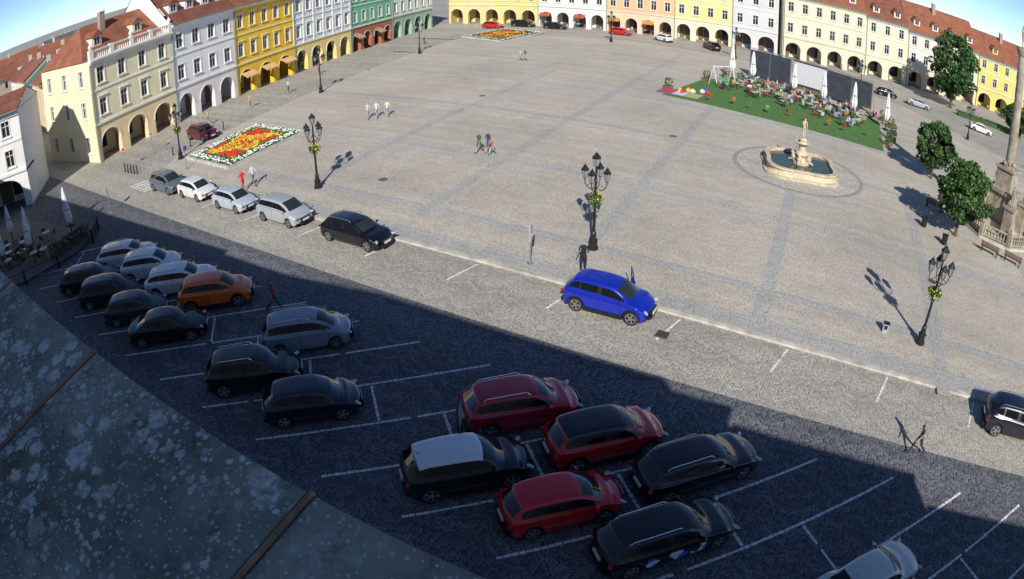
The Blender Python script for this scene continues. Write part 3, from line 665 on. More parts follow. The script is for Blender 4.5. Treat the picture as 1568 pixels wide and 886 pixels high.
# ------------------------------------------------------------------ people
def bones(pose):
    J={'pel':((0,0,.94),.115,.09),'spi':((0,-.01,1.12),.12,.085),'che':((0,0,1.33),.145,.095),'nek':((0,.0,1.48),.055,.05),'hdb':((0,.015,1.555),.07,.075),'hdt':((0,.01,1.655),.085,.095),'nos':((0,.105,1.60),.012,.012)}
    Bn=[('pel','spi',1),('spi','che',1),('che','nek',1),('nek','hdb',0),('hdb','hdt',0),('hdb','nos',0)]
    P={'stand':dict(th=(0,0),kn=(0,0),ar=(.05,-.05),el=(.15,.2)),'walk':dict(th=(.42,-.38),kn=(-.08,-.45),ar=(-.4,.4),el=(.3,.5)),'talk':dict(th=(.08,-.05),kn=(0,0),ar=(.3,.1),el=(1.3,.2)),'sit':dict(th=(1.45,1.4),kn=(-1.4,-1.35),ar=(.5,.45),el=(.9,1.0))}[pose]
    dz=0
    if pose=='sit': dz=-.46
    def rot(v,a): return Vector((v[0],v[1]*math.cos(a)-v[2]*math.sin(a),v[1]*math.sin(a)+v[2]*math.cos(a)))
    for i,s in enumerate((1,-1)):
        n='lr'[i]
        hip=Vector((s*.085,0,.90)); th=P['th'][i]; kn=P['kn'][i]
        knee=hip+rot((s*.012,0,-.42),th); ank=knee+rot((0,0,-.41),th+kn); toe=ank+rot((s*.03,.16,-.05),(th+kn)*.4); heel=ank+rot((0,-.035,-.045),(th+kn)*.4)
        J.update({n+'hip':(tuple(hip),.088,.088),n+'kne':(tuple(knee),.056,.058),n+'cal':(tuple(knee.lerp(ank,.35)),.055,.058),n+'ank':(tuple(ank),.036,.04),n+'toe':(tuple(toe),.036,.03),n+'hee':(tuple(heel),.034,.034)})
        Bn+=[('pel',n+'hip',2),(n+'hip',n+'kne',2),(n+'kne',n+'cal',3),(n+'cal',n+'ank',3),(n+'ank',n+'toe',4),(n+'ank',n+'hee',4)]
        sh=Vector((s*.175,0,1.41)); a=P['ar'][i]; e=P['el'][i]
        elb=sh+rot((s*.05,0,-.28),a); wri=elb+rot((s*.01,0,-.25),a+e); pal=wri+rot((0,.0,-.075),a+e)
        J.update({n+'sho':(tuple(sh),.055,.055),n+'elb':(tuple(elb),.040,.040),n+'wri':(tuple(wri),.026,.022),n+'pal':(tuple(pal),.035,.016)})
        Bn+=[('che',n+'sho',1),(n+'sho',n+'elb',6),(n+'elb',n+'wri',0),(n+'wri',n+'pal',0)]
        for k in range(4):
            f1=pal+rot((0,(k-1.5)*.02,-.045),a+e); f2=f1+rot((-s*.012,(k-1.5)*.003,-.035+.004*abs(k-1.5)),a+e)
            J[n+'f%d'%k]=(tuple(f1),.009,.009); J[n+'g%d'%k]=(tuple(f2),.008,.008); Bn+=[(n+'pal',n+'f%d'%k,0),(n+'f%d'%k,n+'g%d'%k,0)]
        t1=wri+rot((0,.04,-.045),a+e); J[n+'th']=(tuple(t1),.010,.010); Bn.append((n+'wri',n+'th',0))
    if dz: J={k:((v[0][0],v[0][1],v[0][2]+dz),v[1],v[2]) for k,v in J.items()}
    return J,Bn
PM={}
def person_template(pose):
    if pose in PM: return PM[pose]
    J,Bn=bones(pose); names=list(J); idx={n:i for i,n in enumerate(names)}
    me=bpy.data.meshes.new('tmp'); me.from_pydata([J[n][0] for n in names],[(idx[a],idx[b_]) for a,b_,_ in Bn],[])
    o=bpy.data.objects.new('tmp',me); COL.objects.link(o)
    sk=o.modifiers.new('skin','SKIN'); sk.use_smooth_shade=True
    lay=me.skin_vertices[0].data
    for n,i in idx.items(): lay[i].radius=(J[n][1],J[n][2]); lay[i].use_root=(n=='pel')
    su=o.modifiers.new('sub','SUBSURF'); su.levels=1; su.render_levels=1
    dg=bpy.context.evaluated_depsgraph_get(); m2=bpy.data.meshes.new_from_object(o.evaluated_get(dg)); bpy.data.objects.remove(o)
    segs=[(Vector(J[a][0]),Vector(J[b_][0]),t,max(J[a][1],J[b_][1])) for a,b_,t in Bn]
    mi=[]; hz=J['hdb'][0][2]
    for p in m2.polygons:
        c=p.center; best=9;tag=0
        for a,b_,t,r in segs:
            d=b_-a; u=max(0,min(1,(c-a).dot(d)/d.length_squared)); q=(c-(a+d*u)).length/ (r+.02)
            if q<best: best=q;tag=t
        if c.z>hz-.02 and abs(c.x)<.13 and tag==0 and (c.z>hz+.085 or c.y<-.01): tag=5
        mi.append(tag)
    for i in range(7): m2.materials.append(M_skin)
    m2.polygons.foreach_set('material_index',mi); m2.polygons.foreach_set('use_smooth',[True]*len(mi))
    PM[pose]=m2; return m2
def cl(c): return plain('cloth',c,.85,var=.15,scale=6)
HR=[(.03,.02,.015),(.10,.06,.03),(.25,.17,.08),(.02,.02,.02),(.2,.2,.2)]
def person(x,y,z,yaw,pose='stand',shirt=(.5,.5,.5),pants=(.05,.06,.1),shorts=False,dress=False,hair=None,sleeve=False,scale=1.0,stone=None,name='pedestrian'):
    m=person_template(pose).copy(); hair=hair or random.choice(HR)
    mats=[M_skin,cl(shirt),cl(shirt if dress else pants),M_skin if (shorts or dress) else cl(pants),cl((.04,.035,.03)),cl(hair),cl(shirt)] if stone is None else [stone]*7
    for i,mm in enumerate(mats): m.materials[i]=mm
    o=bpy.data.objects.new(name,m); COL.objects.link(o); o.location=(x,y,z); o.rotation_euler=(0,0,yaw); o.scale=(scale,)*3; return o
person(-2.45,50.4,PZ,2.6,'walk',(.05,.12,.06),(.16,.12,.08),dress=True,scale=1.0,hair=(.1,.05,.02))
person(-1.75,50.3,PZ,2.4,'talk',(.03,.05,.12),(.1,.12,.2),shorts=True,scale=1.06)
person(-1.45,49.9,PZ,2.4,'walk',(.5,.1,.1),(.4,.4,.45),scale=.75)
for dx,c in ((-.9,(.6,.5,.6)),(-.1,(.7,.7,.72)),(.9,(.72,.7,.65))): person(-12.6+dx,62.3+dx*.35,PZ,-2.6,'walk',c,(.35,.33,.4),shorts=dx>0,scale=U(.95,1.04))
person(1.3,91.2,PZ,1.0,'walk',(.5,.5,.52),(.3,.3,.32)); person(1.9,91.0,PZ,1.0,'walk',(.12,.1,.1),(.3,.3,.35))
person(-19.2,45.1,PZ,-2.2,'walk',(.7,.68,.68),(.15,.15,.2),scale=1.03); person(-19.7,44.1,PZ,-2.2,'walk',(.75,.02,.02),(.6,.03,.03))
person(-11.6,27.4,0,-1.0,'walk',(.5,.03,.04),(.06,.06,.08)); 
person(3.6,31.0,PZ,2.9,'talk',(.012,.015,.03),(.02,.02,.03),scale=1.04,hair=(.08,.05,.03))
person(16.2,15.8,0,1.5,'walk',(.30,.24,.22),(.03,.03,.04),scale=1.0,hair=(.1,.05,.03))
for x,y in ((-26.0,89),(-30,72),(-27,78),(-14,110),(22,123),(12,128),(40,116),(58,106),(-33,66),(64,96),(68,60),(47,60.5)):
    person(x,y,PZ,U(0,6.28),random.choice(['walk','stand','talk']),(U(.1,.6),U(.1,.5),U(.1,.6)),(U(.03,.3),)*3)

# ------------------------------------------------------------------ flower beds
def flowerbed(name,quad,seed,rim=.35,dens=26):
    random.seed(seed); b=MB(); q=[Vector(p) for p in quad]; c=sum(q,Vector((0,0)))/4
    def P(u,v): return q[0]*(1-u)*(1-v)+q[1]*u*(1-v)+q[2]*u*v+q[3]*(1-u)*v
    for i in range(4):
        a,b_=q[i],q[(i+1)%4]; ai=a+(c-a).normalized()*.35; bi=b_+(c-b_).normalized()*.35
        b.poly([(*a,0),(*b_,0),(*b_,.22),(*a,.22)],0); b.poly([(*a,.22),(*b_,.22),(*bi,.22),(*ai,.22)],0); b.poly([(*ai,.22),(*bi,.22),(*bi,.1),(*ai,.1)],0)
    b.poly([(*p,.15) for p in q],1)
    W=(q[1]-q[0]).length; Hh=(q[3]-q[0]).length; A=W*Hh
    for i in range(int(A*dens)):
        u=U(.05,.95);v=U(.04,.96); p=P(u,v); du=min(u,1-u)*W; dv=min(v,1-v)*Hh; e=min(du,dv)
        cu,cv=(u-.5)*W,(v-.5)*Hh
        if e<1.25: m=2 if R()<.78 else 6
        elif e<1.6: m=6
        else:
            r_=math.hypot(cu,cv*.85); ang=math.atan2(cv,cu)
            k=math.sin(ang*4)+math.cos(r_*2.3)
            m=4 if k>.35 else (3 if k>-.5 else 5)
            if r_>3.8 and k<.1: m=6
            if R()<.08: m=6
        h=U(.24,.36); s=U(.09,.15)
        n=5; vs=[(p.x+math.cos(2*pi*j/n+i)*s*U(.7,1.2),p.y+math.sin(2*pi*j/n+i)*s*U(.7,1.2),h-.03) for j in range(n)]+[(p.x,p.y,h+.04)]
        vs+=[(p.x+math.cos(2*pi*j/n+i)*s*.7,p.y+math.sin(2*pi*j/n+i)*s*.7,.15) for j in range(n)]
        b.add(vs,[(j,(j+1)%n,n) for j in range(n)],m); b.add(vs,[(n+1+j,n+1+(j+1)%n,(j+1)%n,j) for j in range(n)],6)
    b.obj(name,[M_kerb,M_soil,M_whf,M_yel,M_redf,M_orf,M_leaf[1]],loc=(0,0,PZ-.02))
flowerbed('flower_bed',[(-30.0,54.0),(-23.3,49.6),(-18.9,58.9),(-25.9,63.6)],3,dens=30)
flowerbed('flower_bed',[(-8.5,116.2),(-1.3,109.0),(6,121.0),(-1.8,126)],5,dens=9)
random.seed(21)

# ------------------------------------------------------------------ fountain
b=MB(); fx,fy=23.6,48.9
n=48
rb=MB(); rb.lathe([(5.95,0),(5.95,.010),(.1,.010)],n=56,m=1); rb.lathe([(5.55,.008),(5.55,.016),(.1,.016)],n=56,m=0); rb.obj('fountain_paving_ring',[M_ring,plain('dark_ring_setts',(.33,.32,.30),.8,var=.3)],loc=(fx,fy,PZ+.004))
def lobed(r,z,amp=.10): return [(r*(1+amp*math.cos(4*2*pi*i/n))*math.cos(2*pi*i/n),r*(1+amp*math.cos(4*2*pi*i/n))*math.sin(2*pi*i/n),z) for i in range(n)]
rings=[lobed(3.65,0),lobed(3.65,.18),lobed(3.4,.2),lobed(3.3,.30),lobed(3.22,.60),lobed(3.4,.70),lobed(3.4,.82),lobed(3.0,.82),lobed(3.0,.45)]
for k in range(len(rings)-1):
    b.add(rings[k]+rings[k+1],[(i,(i+1)%n,n+(i+1)%n,n+i) for i in range(n)],0)
b.poly(lobed(3.05,.58),1)
b.lathe([(.75,0),(.75,.8),(.5,.9),(.4,1.15),(.6,1.4),(.5,1.6),(.35,1.7),(.32,2.1),(.6,2.3),(.75,2.42),(.7,2.46),(.4,2.35),(.28,2.5),(.36,2.65),(.25,2.8)],n=16,m=0,c=(0,0,0))
for i in range(4):
    a=pi/2*i+.4; b.ell((.7*math.cos(a),.7*math.sin(a),1.1),(.24,.24,.32),0); b.ell((.85*math.cos(a),.85*math.sin(a),1.4),(.13,.13,.15),0); b.cyl((.7*math.cos(a),.7*math.sin(a),.9),(1.15*math.cos(a),1.15*math.sin(a),.7),.14,.06,8,0)
F_=empty('fountain',(fx,fy,PZ),.5); b.obj('basin_and_pedestal',[M_stone,M_water],F_,smooth=False)
o=person(0,0,2.76,2.8,'talk',stone=M_stone,scale=1.05,name='statue'); o.parent=F_

# ------------------------------------------------------------------ marian column
C_=empty('plague_column',(40.5,38.8,PZ),.4); b=MB()
b.lathe([(4.2,0),(4.2,.2),(3.8,.2),(3.8,.4),(3.4,.4),(3.4,.55)],n=8,m=1)
for i in range(8):
    a0=2*pi*i/8;a1=2*pi*(i+1)/8; r=3.9; p0=Vector((r*math.cos(a0),r*math.sin(a0)));p1=Vector((r*math.cos(a1),r*math.sin(a1)))
    b.box(p0.x-.2,p0.x+.2,p0.y-.2,p0.y+.2,.2,1.35,0); b.lathe([(.22,1.35),(.28,1.45),(.2,1.7),(.05,1.8)],(p0.x,p0.y,0),8,0)
    b.tube([(*p0,1.2),(*p1,1.2)],.09,6,0); b.tube([(*p0,.35),(*p1,.35)],.09,6,0)
    for k in range(1,9):
        p=p0.lerp(p1,k/9); b.lathe([(.05,.35),(.09,.6),(.05,.9),(.07,1.2)],(p.x,p.y,0),6,0)
b.box(-1.5,1.5,-1.5,1.5,.5,1.1,1); b.box(-1.2,1.2,-1.2,1.2,1.1,3.6,0); b.box(-1.45,1.45,-1.45,1.45,3.6,3.95,0)
for sx in(-1,1):
    for sy in (-1,1): b.box(sx*1.75-.5,sx*1.75+.5,sy*1.75-.5,sy*1.75+.5,.5,2.9,0); b.box(sx*1.75-.6,sx*1.75+.6,sy*1.75-.6,sy*1.75+.6,2.9,3.1,0)
b.box(-.9,.9,-.9,.9,3.95,5.6,0); b.box(-1.05,1.05,-1.05,1.05,5.6,5.8,0)
b.lathe([(.62,5.8),(.62,6.0),(.48,6.15),(.46,8),(.40,13),(.36,15.5),(.5,15.7),(.62,16.1),(.62,16.3)],n=18,m=0)
for k in range(40):
    a=U(0,6.28); r=U(.5,.75); b.ell((r*math.cos(a),r*math.sin(a),U(3.9,6.2)),(U(.15,.3),)*3,0,6,4)
b.obj('pedestal_and_shaft',[M_stone2,M_kerb],C_)
for sx in(-1,1):
    for sy in (-1,1): o=person(sx*1.75,sy*1.75,3.08,math.atan2(sy,sx)-pi/2,'talk',stone=M_stone2,scale=1.15,name='saint_statue'); o.parent=C_
o=person(0,0,16.3,3.1,'talk',stone=plain('gilded',(.6,.4,.1),.4,.6),scale=1.2,name='madonna_statue'); o.parent=C_
def bench(x,y,rz):
    b=MB()
    for i in range(4): b.box(-.9,.9,-.22+i*.12,-.13+i*.12,.43,.47,0)
    for i in range(3): b.box(-.9,.9,.26+i*.03,.29+i*.03,.55+i*.13,.65+i*.13,0)
    for s in (-.75,.75):
        b.box(s-.04,s+.04,-.22,-.15,0,.43,1); b.box(s-.04,s+.04,.2,.27,0,.9,1); b.box(s-.04,s+.04,-.15,.2,.37,.43,1)
    b.obj('park_bench',[M_wood,M_iron],loc=(x,y,PZ),rz=rz)
bench(35.6,34.3,-.9+pi);bench(37.4,32.8,-.9+pi);bench(34.6,42.2,2.2)

# ------------------------------------------------------------------ trees
def tree(name,x,y,h,rx,z=PZ,trunk=None,seed=1,dens=1.0,leaf=.17):
    random.seed(seed); E=empty(name,(x,y,z),0); t=MB(); lf=MB()
    th=trunk or h*.3; t.lathe([(h*.035,0),(h*.024,.3),(h*.02,th),(h*.012,h*.6),(h*.004,h*.85)],n=8,m=0)
    cz2=(th*.75+h)/2; rz_=(h-th*.75)/2; N=int(85*dens)
    for i in range(N):
        ph=U(0,6.28); u=U(-.95,.97); rr=math.sqrt(1-u*u)*U(.5,1.0)
        c=Vector((rr*rx*math.cos(ph)*U(.85,1.08),rr*rx*math.sin(ph)*U(.85,1.08),cz2+u*rz_*U(.85,1.05)))
        if i%3==0: t.cyl((0,0,max(th*.7,c.z*.6)),tuple(c*.92+Vector((0,0,0))),h*.008,h*.002,5,0)
        r=rx*U(.17,.30); d=random.choice([[0,0,1],[0,1,1],[1,1,2],[0,1,2]]) if c.z>cz2*.9 else [0,0,1]
        leaves(lf,c,(r,r,r*.75),int(110*dens if leaf<.25 else 80),leaf,d)
    t.obj('trunk',[plain('bark',(.12,.09,.06),.9,var=.3)],E); lf.obj('foliage',M_leaf,E)
tree('maple_tree',40.0,50.3,5.6,2.3,seed=2)
tree('maple_tree',33.6,37.2,5.9,2.6,seed=3)
tree('linden_tree',76,92.5,13.5,4.8,seed=4,leaf=.36,dens=1.2,trunk=2.5)
tree('linden_tree',98,86,8,4,seed=5,leaf=.34); tree('linden_tree',84,80,5.5,3.0,seed=6,leaf=.3); tree('linden_tree',90,72,6.0,3.2,seed=9,leaf=.3)
tree('linden_tree',-66,60,9,3.5,seed=8,leaf=.3); 
random.seed(31)
b=MB(); b.box(-7,7,-.6,.6,0,.8,0)
for i in range(26): leaves(b,(-7+i*.55,0,.75),(.5,.7,.35),50,.12,[0,1,1,2])
b.obj('hedge',M_leaf,loc=(80,84,0),rz=-.5)

# ------------------------------------------------------------------ event area
lawn=[(16.6,72.6),(25,66.0),(37.9,57.3),(45.5,71),(39,79),(30,86),(24.6,83.4)]
m,nt,bs=newmat('artificial_grass'); bs.inputs['Roughness'].default_value=.9
tc=nd(nt,'ShaderNodeTexCoord'); nn=noise(nt,tc.outputs['Object'],1.5,5,.7)
nt.links.new(ramp(nt,nn,[(.3,(.05,.13,.03)),(.7,(.11,.23,.055))]),bs.inputs['Base Color'])
b=MB(); b.poly([(x,y,.03) for x,y in lawn])
for i in range(len(lawn)):
    j=(i+1)%len(lawn); b.poly([(*lawn[i],0),(*lawn[j],0),(*lawn[j],.03),(*lawn[i],.03)])
for i in range(4000):
    u=R();v=R(); p=Vector(lawn[0]).lerp(Vector(lawn[2]),u); q=Vector(lawn[4]).lerp(Vector(lawn[3]),u); r=p.lerp(q,v*.8)
    a=U(0,3.14); b.add([(r.x,r.y,.03),(r.x+.05*math.cos(a),r.y+.05*math.sin(a),.03),(r.x+.02,r.y,.09)],[(0,1,2)])
b.obj('artificial_lawn',[m],loc=(0,0,PZ+.006))
E=empty('outdoor_cinema_screen',(33.2,89.3,PZ),math.atan2(74.6-88.8,46.4-33.2)); b=MB()
for x in (0,3.3,6.7,7.5,12.2,13.0,16.3,19.5):
    b.cyl((x,0,0),(x,0,4.3),.06,.06,6,2); b.cyl((x,0,4.0),(x,1.8,0),.04,.04,6,2)
for x0,x1 in ((.1,3.25),(3.35,6.6),(12.4,16.25),(16.35,19.4)): b.box(x0,x1,-.06,.04,.5,4.1,0)
b.box(7.3,12.3,-.05,.03,.9,4.0,1); b.box(7.1,12.5,-.09,-.05,4.0,4.2,0);b.box(7.1,12.5,-.09,-.05,.7,.9,0)
b.tube([(0,0,4.3),(19.5,0,4.3)],.06,6,2)
b.box(7,12.6,-2.2,-.3,0,.6,3); b.obj('panels_and_truss',[plain('black_cloth',(.045,.055,.07),.9,var=.35,scale=1),plain('projection_screen',(.66,.68,.70),.8),plain('truss',(.4,.41,.43),.4,.6),M_wood],E)
def parasol(x,y,h=4.2,z=PZ,c=(.78,.77,.74),wf=1.0):
    b=MB(); b.lathe([(.45,0),(.45,.08),(.06,.12),(.04,h*.4)],n=10,m=1); b.cyl((0,0,.1),(0,0,h),.035,.03,8,1)
    N=16; prof=[(.10,h*.26),(.22,h*.32),(.27,h*.42),(.20,h*.58),(.15,h*.8),(.08,h*.95),(.02,h*1.01)]
    vs=[]; 
    for r,zz in prof:
        for i in range(N): rr=wf*r*(1.25 if i%2 else .85); vs.append((rr*math.cos(2*pi*i/N),rr*math.sin(2*pi*i/N),zz))
    b.add(vs,[(j*N+i,j*N+(i+1)%N,(j+1)*N+(i+1)%N,(j+1)*N+i) for j in range(len(prof)-1) for i in range(N)],0); b.lathe([(.21*wf,h*.6),(.21*wf,h*.63)],n=10,m=1)
    b.obj('closed_parasol',[cl(c),M_iron],loc=(x,y,z))
for x,y in ((31.6,83.6),(35.6,78.2),(38.4,74.6),(41.2,71.0),(44.2,67.2),(29.4,86)): parasol(x,y,4.6,wf=1.4)
CH={}
def chair(x,y,rz,c,z=PZ+.03):
    if c not in CH:
        b=MB(); b.box(-.22,.22,-.22,.22,.42,.46,0); 
        b.add([(-.22,-.2,.50),(.22,-.2,.50),(.2,-.27,.88),(-.2,-.27,.88),(-.22,-.23,.50),(.22,-.23,.50),(.2,-.30,.88),(-.2,-.30,.88)],[(0,1,2,3),(5,4,7,6),(3,2,6,7),(0,3,7,4),(1,5,6,2),(0,4,5,1)],0)
        for sx in (-.19,.19):
            b.cyl((sx,.19,0),(sx,.19,.62),.016,.016,5,1); b.cyl((sx,-.22,0),(sx,-.24,.6),.016,.016,5,1); b.box(sx-.025,sx+.025,-.22,.2,.62,.65,0)
        me=b.obj('cafe_chair',[plain('chair_plastic',c,.5,var=.05),M_chrome],loc=(x,y,z),rz=rz); CH[c]=me.data
    else:
        o=bpy.data.objects.new('cafe_chair',CH[c]); COL.objects.link(o); o.location=(x,y,z); o.rotation_euler=(0,0,rz)
TB=None
def table(x,y,z=PZ+.03):
    global TB
    if TB is None:
        b=MB(); b.lathe([(.38,.72),(.38,.75),(.02,.75)],n=16,m=0); b.cyl((0,0,.03),(0,0,.72),.03,.03,8,1); b.lathe([(.24,0),(.24,.03),(.04,.05)],n=12,m=1); b.cyl((.1,.05,.75),(.1,.05,.87),.03,.03,8,0); TB=b.obj('cafe_table',[plain('table_top',(.55,.53,.50),.4),M_iron],loc=(x,y,z)).data
    else:
        o=bpy.data.objects.new('cafe_table',TB); COL.objects.link(o); o.location=(x,y,z)
ud=Vector((46.4-33.2,74.6-88.8)).normalized(); un=Vector((ud.y,-ud.x))
if un.x>0: un=-un
cc=[(.45,.05,.03),(.10,.28,.06),(.5,.48,.44),(.5,.20,.04),(.04,.04,.05),(.05,.05,.06),(.55,.55,.55)]
for r_ in range(5):
    for i in range(9):
        p=Vector((33.5,86))+ud*(.8+i*2.1+U(-.4,.4))+un*(1.5+r_*2.4+U(-.4,.4))
        if r_==4 and i%2: continue
        table(p.x,p.y); a=0
        for j in range(random.choice([3,4,4])):
            a=U(0,6.28) if j==0 else a+1.6; q=p+Vector((math.cos(a),math.sin(a)))*.68; c=random.choice(cc); rz=a+pi/2
            chair(q.x,q.y,rz,c)
            if R()<.40: person(q.x,q.y,PZ+.03,rz,'sit',random.choice([(.6,.6,.6),(.05,.05,.07),(.4,.05,.05),(.05,.15,.35),(.5,.4,.2),(.35,.5,.6)]),(U(.03,.3),)*3,name='seated_guest')
for i in range(9):
    p=Vector((22,70)).lerp(Vector((40,60)),i/9)+Vector((U(-.5,.5),U(.6,1.6))); chair(p.x,p.y,U(0,6.28),random.choice([(.5,.20,.04),(.10,.28,.06),(.45,.05,.03)]))
for i in range(9):
    b=MB(); b.lathe([(.35,0),(.42,.10),(.4,.22),(.24,.38),(.1,.48),(.02,.5)],n=10,m=0,scale=(1,.8)); 
    b.obj('bean_bag',[cl(random.choice([(.6,.03,.05),(.05,.12,.55),(.65,.5,.05),(.6,.6,.6)]))],loc=(U(18.5,22.5),U(74,75.6) ,PZ+.03),rz=U(0,6),smooth=True)
b=MB(); b.box(-2.6,2.6,-1.3,1.3,0,.03,0); b.box(-2.4,-.8,-1.2,1.2,.03,.034,1); b.box(-.7,.8,-1.2,1.2,.03,.034,3); b.box(.9,2.4,-1.2,1.2,.03,.034,2); b.obj('play_mat',[cl((.1,.15,.5)),cl((.6,.05,.1)),cl((.5,.45,.1)),cl((.6,.6,.6))],loc=(19.0,73.6,PZ+.04),rz=-.6)
b=MB()
for x in (-1.5,1.5):
    b.cyl((x,-1.0,0),(x,0,2.5),.06,.05,6,0); b.cyl((x,1.0,0),(x,0,2.5),.06,.05,6,0)
b.cyl((-1.6,0,2.5),(1.6,0,2.5),.06,.06,6,0); b.box(-.8,.8,-.25,.25,.5,.56,1); b.box(-.8,.8,.22,.27,.56,1.0,1)
for x in (-.75,.75): b.cyl((x,0,.55),(x,0,2.5),.015,.015,4,0)
b.obj('garden_swing',[M_whitep,cl((.1,.3,.15))],loc=(26.3,80.5,PZ+.03),rz=.3)
for x,y in ((18,75.5),(24.8,82.6),(28.5,86),(45.7,68.4),(44,65),(42,62),(40.2,60),(46.4,71.5),(30,84),(32,81)):
    b=MB(); b.box(-.4,.4,-.4,.4,0,.5,3); b.box(-.36,.36,-.36,.36,.5,.51,0); leaves(b,(0,0,.95),(.55,.55,.55),150,.11,[0,1,2]); b.obj('potted_shrub',M_leaf+[M_wood],loc=(x,y,PZ+.01),rz=U(0,1))

# ------------------------------------------------------------------ left terrace
E=empty('terrace_fence',(0,0,0),0); b=MB()
fence=[(-31.2,38.9),(-30.3,36.6),(-31.4,32.8),(-33.4,30.4),(-37,28.5),(-42,26)]
for a,c in zip(fence,fence[1:]):
    a=Vector(a);c=Vector(c);L_=(c-a).length;n=max(2,int(L_/.14))
    for i in range(n):
        p=a.lerp(c,i/n); b.cyl((p.x,p.y,0),(p.x,p.y,1.0),.015,.015,4,0)
    b.tube([(*a,1.0),(*c,1.0)],.03,5,0); b.tube([(*a,.15),(*c,.15)],.02,5,0); b.box(a.x-.06,a.x+.06,a.y-.06,a.y+.06,0,1.15,0)
b.obj('railings',[M_iron],E)
b=MB(); b.poly([(x,y,.10) for x,y in ((-31.4,38.6),(-30.9,35),(-33.8,30.8),(-43,26.5),(-52,33),(-45,43))]); b.obj('terrace_deck',[plain('deck_boards',(.20,.18,.16),.8,var=.3)])
for x,y in ((-35.8,40.3),(-34.2,38.6),(-38.5,37.0),(-36.6,35.0),(-39,33.5),(-42,38)): parasol(x,y,3.3,.1,(.80,.79,.78),1.15)
for i in range(9):
    x,y=U(-41,-33.5),U(32.5,39); table(x,y,.1)
    for j in range(3):
        a=j*2.1+U(0,1); chair(x+.7*math.cos(a),y+.7*math.sin(a),a+pi/2,(.04,.04,.05),.1)
for i in range(10):
    p=Vector((-31.8,37.5)).lerp(Vector((-33.8,31.6)),i/9) if i<6 else Vector((-36-(i-6)*1.8,29.7-(i-6)*.9))
    b=MB(); b.box(-.35,.35,-.2,.2,0,.45,3); leaves(b,(0,0,.75),(.5,.35,.35),130,.1,[0,0,1]); b.obj('planter_box',M_leaf+[M_wood],loc=(p.x,p.y,.1),rz=U(0,1))

# ------------------------------------------------------------------ signs
def sign(x,y,z,rz,h=2.4,plates=((.32,.42,(.05,.12,.5)),)):
    b=MB(); b.cyl((0,0,0),(0,0,h),.03,.03,8,0); b.lathe([(.16,0),(.16,.06),(.03,.08)],n=10,m=0); zz=h
    for w_,h_,c in plates: b.box(-w_,w_,-.05,-.03,zz-2*h_,zz,1); b.box(-w_+.03,w_-.03,-.054,-.05,zz-2*h_+.03,zz-.03,2); zz-=2*h_+.05
    b.obj('traffic_sign',[plain('galvanised',(.4,.41,.42),.4,.7),M_whitep,plain('sign_face',plates[0][2],.5)],loc=(x,y,z),rz=rz)
sign(.95,31.9,PZ,rad(68),2.3,((.22,.3,(.45,.46,.48)),(.22,.14,(.6,.6,.6))))
sign(-32.1,42.3,0,rad(-60),2.2,((.3,.3,(.4,.4,.4)),)); sign(-28.3,50.9,PZ,1.2,2.2,((.25,.25,(.05,.12,.5)),)); sign(-37,53,0,.4,2.4,((.2,.2,(.6,.05,.05)),)); sign(-36,57.5,0,-.2,2.4,((.2,.2,(.05,.12,.5)),))
b=MB()
for x in (-.22,.22): b.cyl((x,0,0),(x,0,2.2),.03,.03,8,0)
b.box(-.4,.4,-.03,.03,1.3,2.3,1); b.box(-.36,.36,-.034,-.03,1.35,2.25,2); b.obj('information_sign',[M_iron,M_iron,plain('notice',(.25,.27,.3),.5)],loc=(*SN(3.35,17.6),0),rz=SA+1.2)
b=MB(); b.box(-.16,.16,-.12,.12,0,.5,0); b.box(-.19,.19,-.15,.15,.5,.56,1); b.box(-.1,.1,-.125,-.12,.2,.42,1); b.obj('utility_pillar',[plain('grey_box',(.4,.4,.38),.6),M_iron],loc=(18.9,24.7,PZ),rz=KA)
for x,y in ((31,35.5),(45,58),(30.8,38.5)):
    b=MB(); b.lathe([(.2,0),(.24,.1),(.27,.75),(.29,.78),(.24,.8),(.22,.6)],n=14,m=0); b.cyl((.3,0,0),(.3,0,1.0),.025,.025,6,0); b.obj('litter_bin',[M_iron],loc=(x,y,PZ))
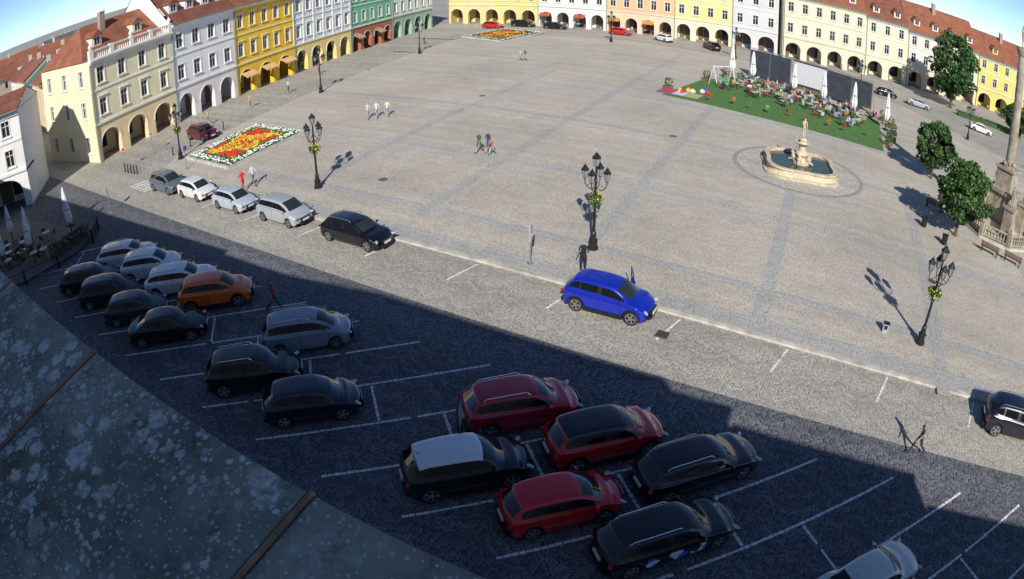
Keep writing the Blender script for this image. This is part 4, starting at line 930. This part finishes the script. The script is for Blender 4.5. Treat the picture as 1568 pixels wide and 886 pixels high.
for i in range(9):
    p=Vector((-36.8,52.5)).lerp(Vector((-31.8,50.2)),i/9) if i<5 else Vector((-32.6,56)).lerp(Vector((-29,66)),(i-5)/4)
    b=MB(); b.lathe([(.09,0),(.09,.1),(.06,.14),(.055,.75),(.08,.78),(.07,.88),(.02,.92)],n=10,m=0); b.obj('bollard',[M_iron],loc=(p.x,p.y,0))

# ------------------------------------------------------------------ light
w=bpy.data.worlds.new("World"); sc.world=w; w.use_nodes=True; nt=w.node_tree; bg=nt.nodes['Background']
sky=nt.nodes.new('ShaderNodeTexSky'); sky.sky_type='NISHITA'; sky.sun_disc=False; sky.sun_elevation=rad(34); sky.sun_rotation=rad(184); sky.altitude=0; sky.air_density=.45; sky.dust_density=.05; sky.ozone_density=4.0
nt.links.new(sky.outputs[0],bg.inputs[0]); bg.inputs[1].default_value=.15
sd=bpy.data.lights.new('sun','SUN'); sd.energy=5.0; sd.angle=rad(.5); sd.color=(1,.95,.87); so=bpy.data.objects.new('sun',sd); COL.objects.link(so)
d=Vector((.07*math.cos(rad(34)),math.cos(rad(34)),-math.sin(rad(34)))); so.rotation_euler=d.to_track_quat('-Z','Y').to_euler(); so.location=(0,-20,60)
sc.view_settings.view_transform='Standard'; sc.view_settings.look='None'; sc.view_settings.exposure=0
# ------------------------------------------------------------------ camera (wide security lens)
cd=bpy.data.cameras.new('camera'); c=bpy.data.objects.new('camera',cd); COL.objects.link(c); sc.camera=c
cd.lens=22; cd.type='PANO'; cd.sensor_width=36; cd.sensor_fit='HORIZONTAL'; cd.sensor_height=36*579/1024; cd.clip_start=.05; cd.clip_end=6000
C=cd.cycles if hasattr(cd,'cycles') and hasattr(cd.cycles,'panorama_type') else cd
C.panorama_type='FISHEYE_LENS_POLYNOMIAL'; C.fisheye_fov=rad(160)
C.fisheye_polynomial_k0=0; C.fisheye_polynomial_k1=-.040822; C.fisheye_polynomial_k2=0; C.fisheye_polynomial_k3=-1.42556e-5; C.fisheye_polynomial_k4=0
c.matrix_world=Matrix.Translation((0,0,16.684))@Matrix.Rotation(pi/2-.5153,4,'X')@Matrix.Rotation(-.00489,4,'Z')
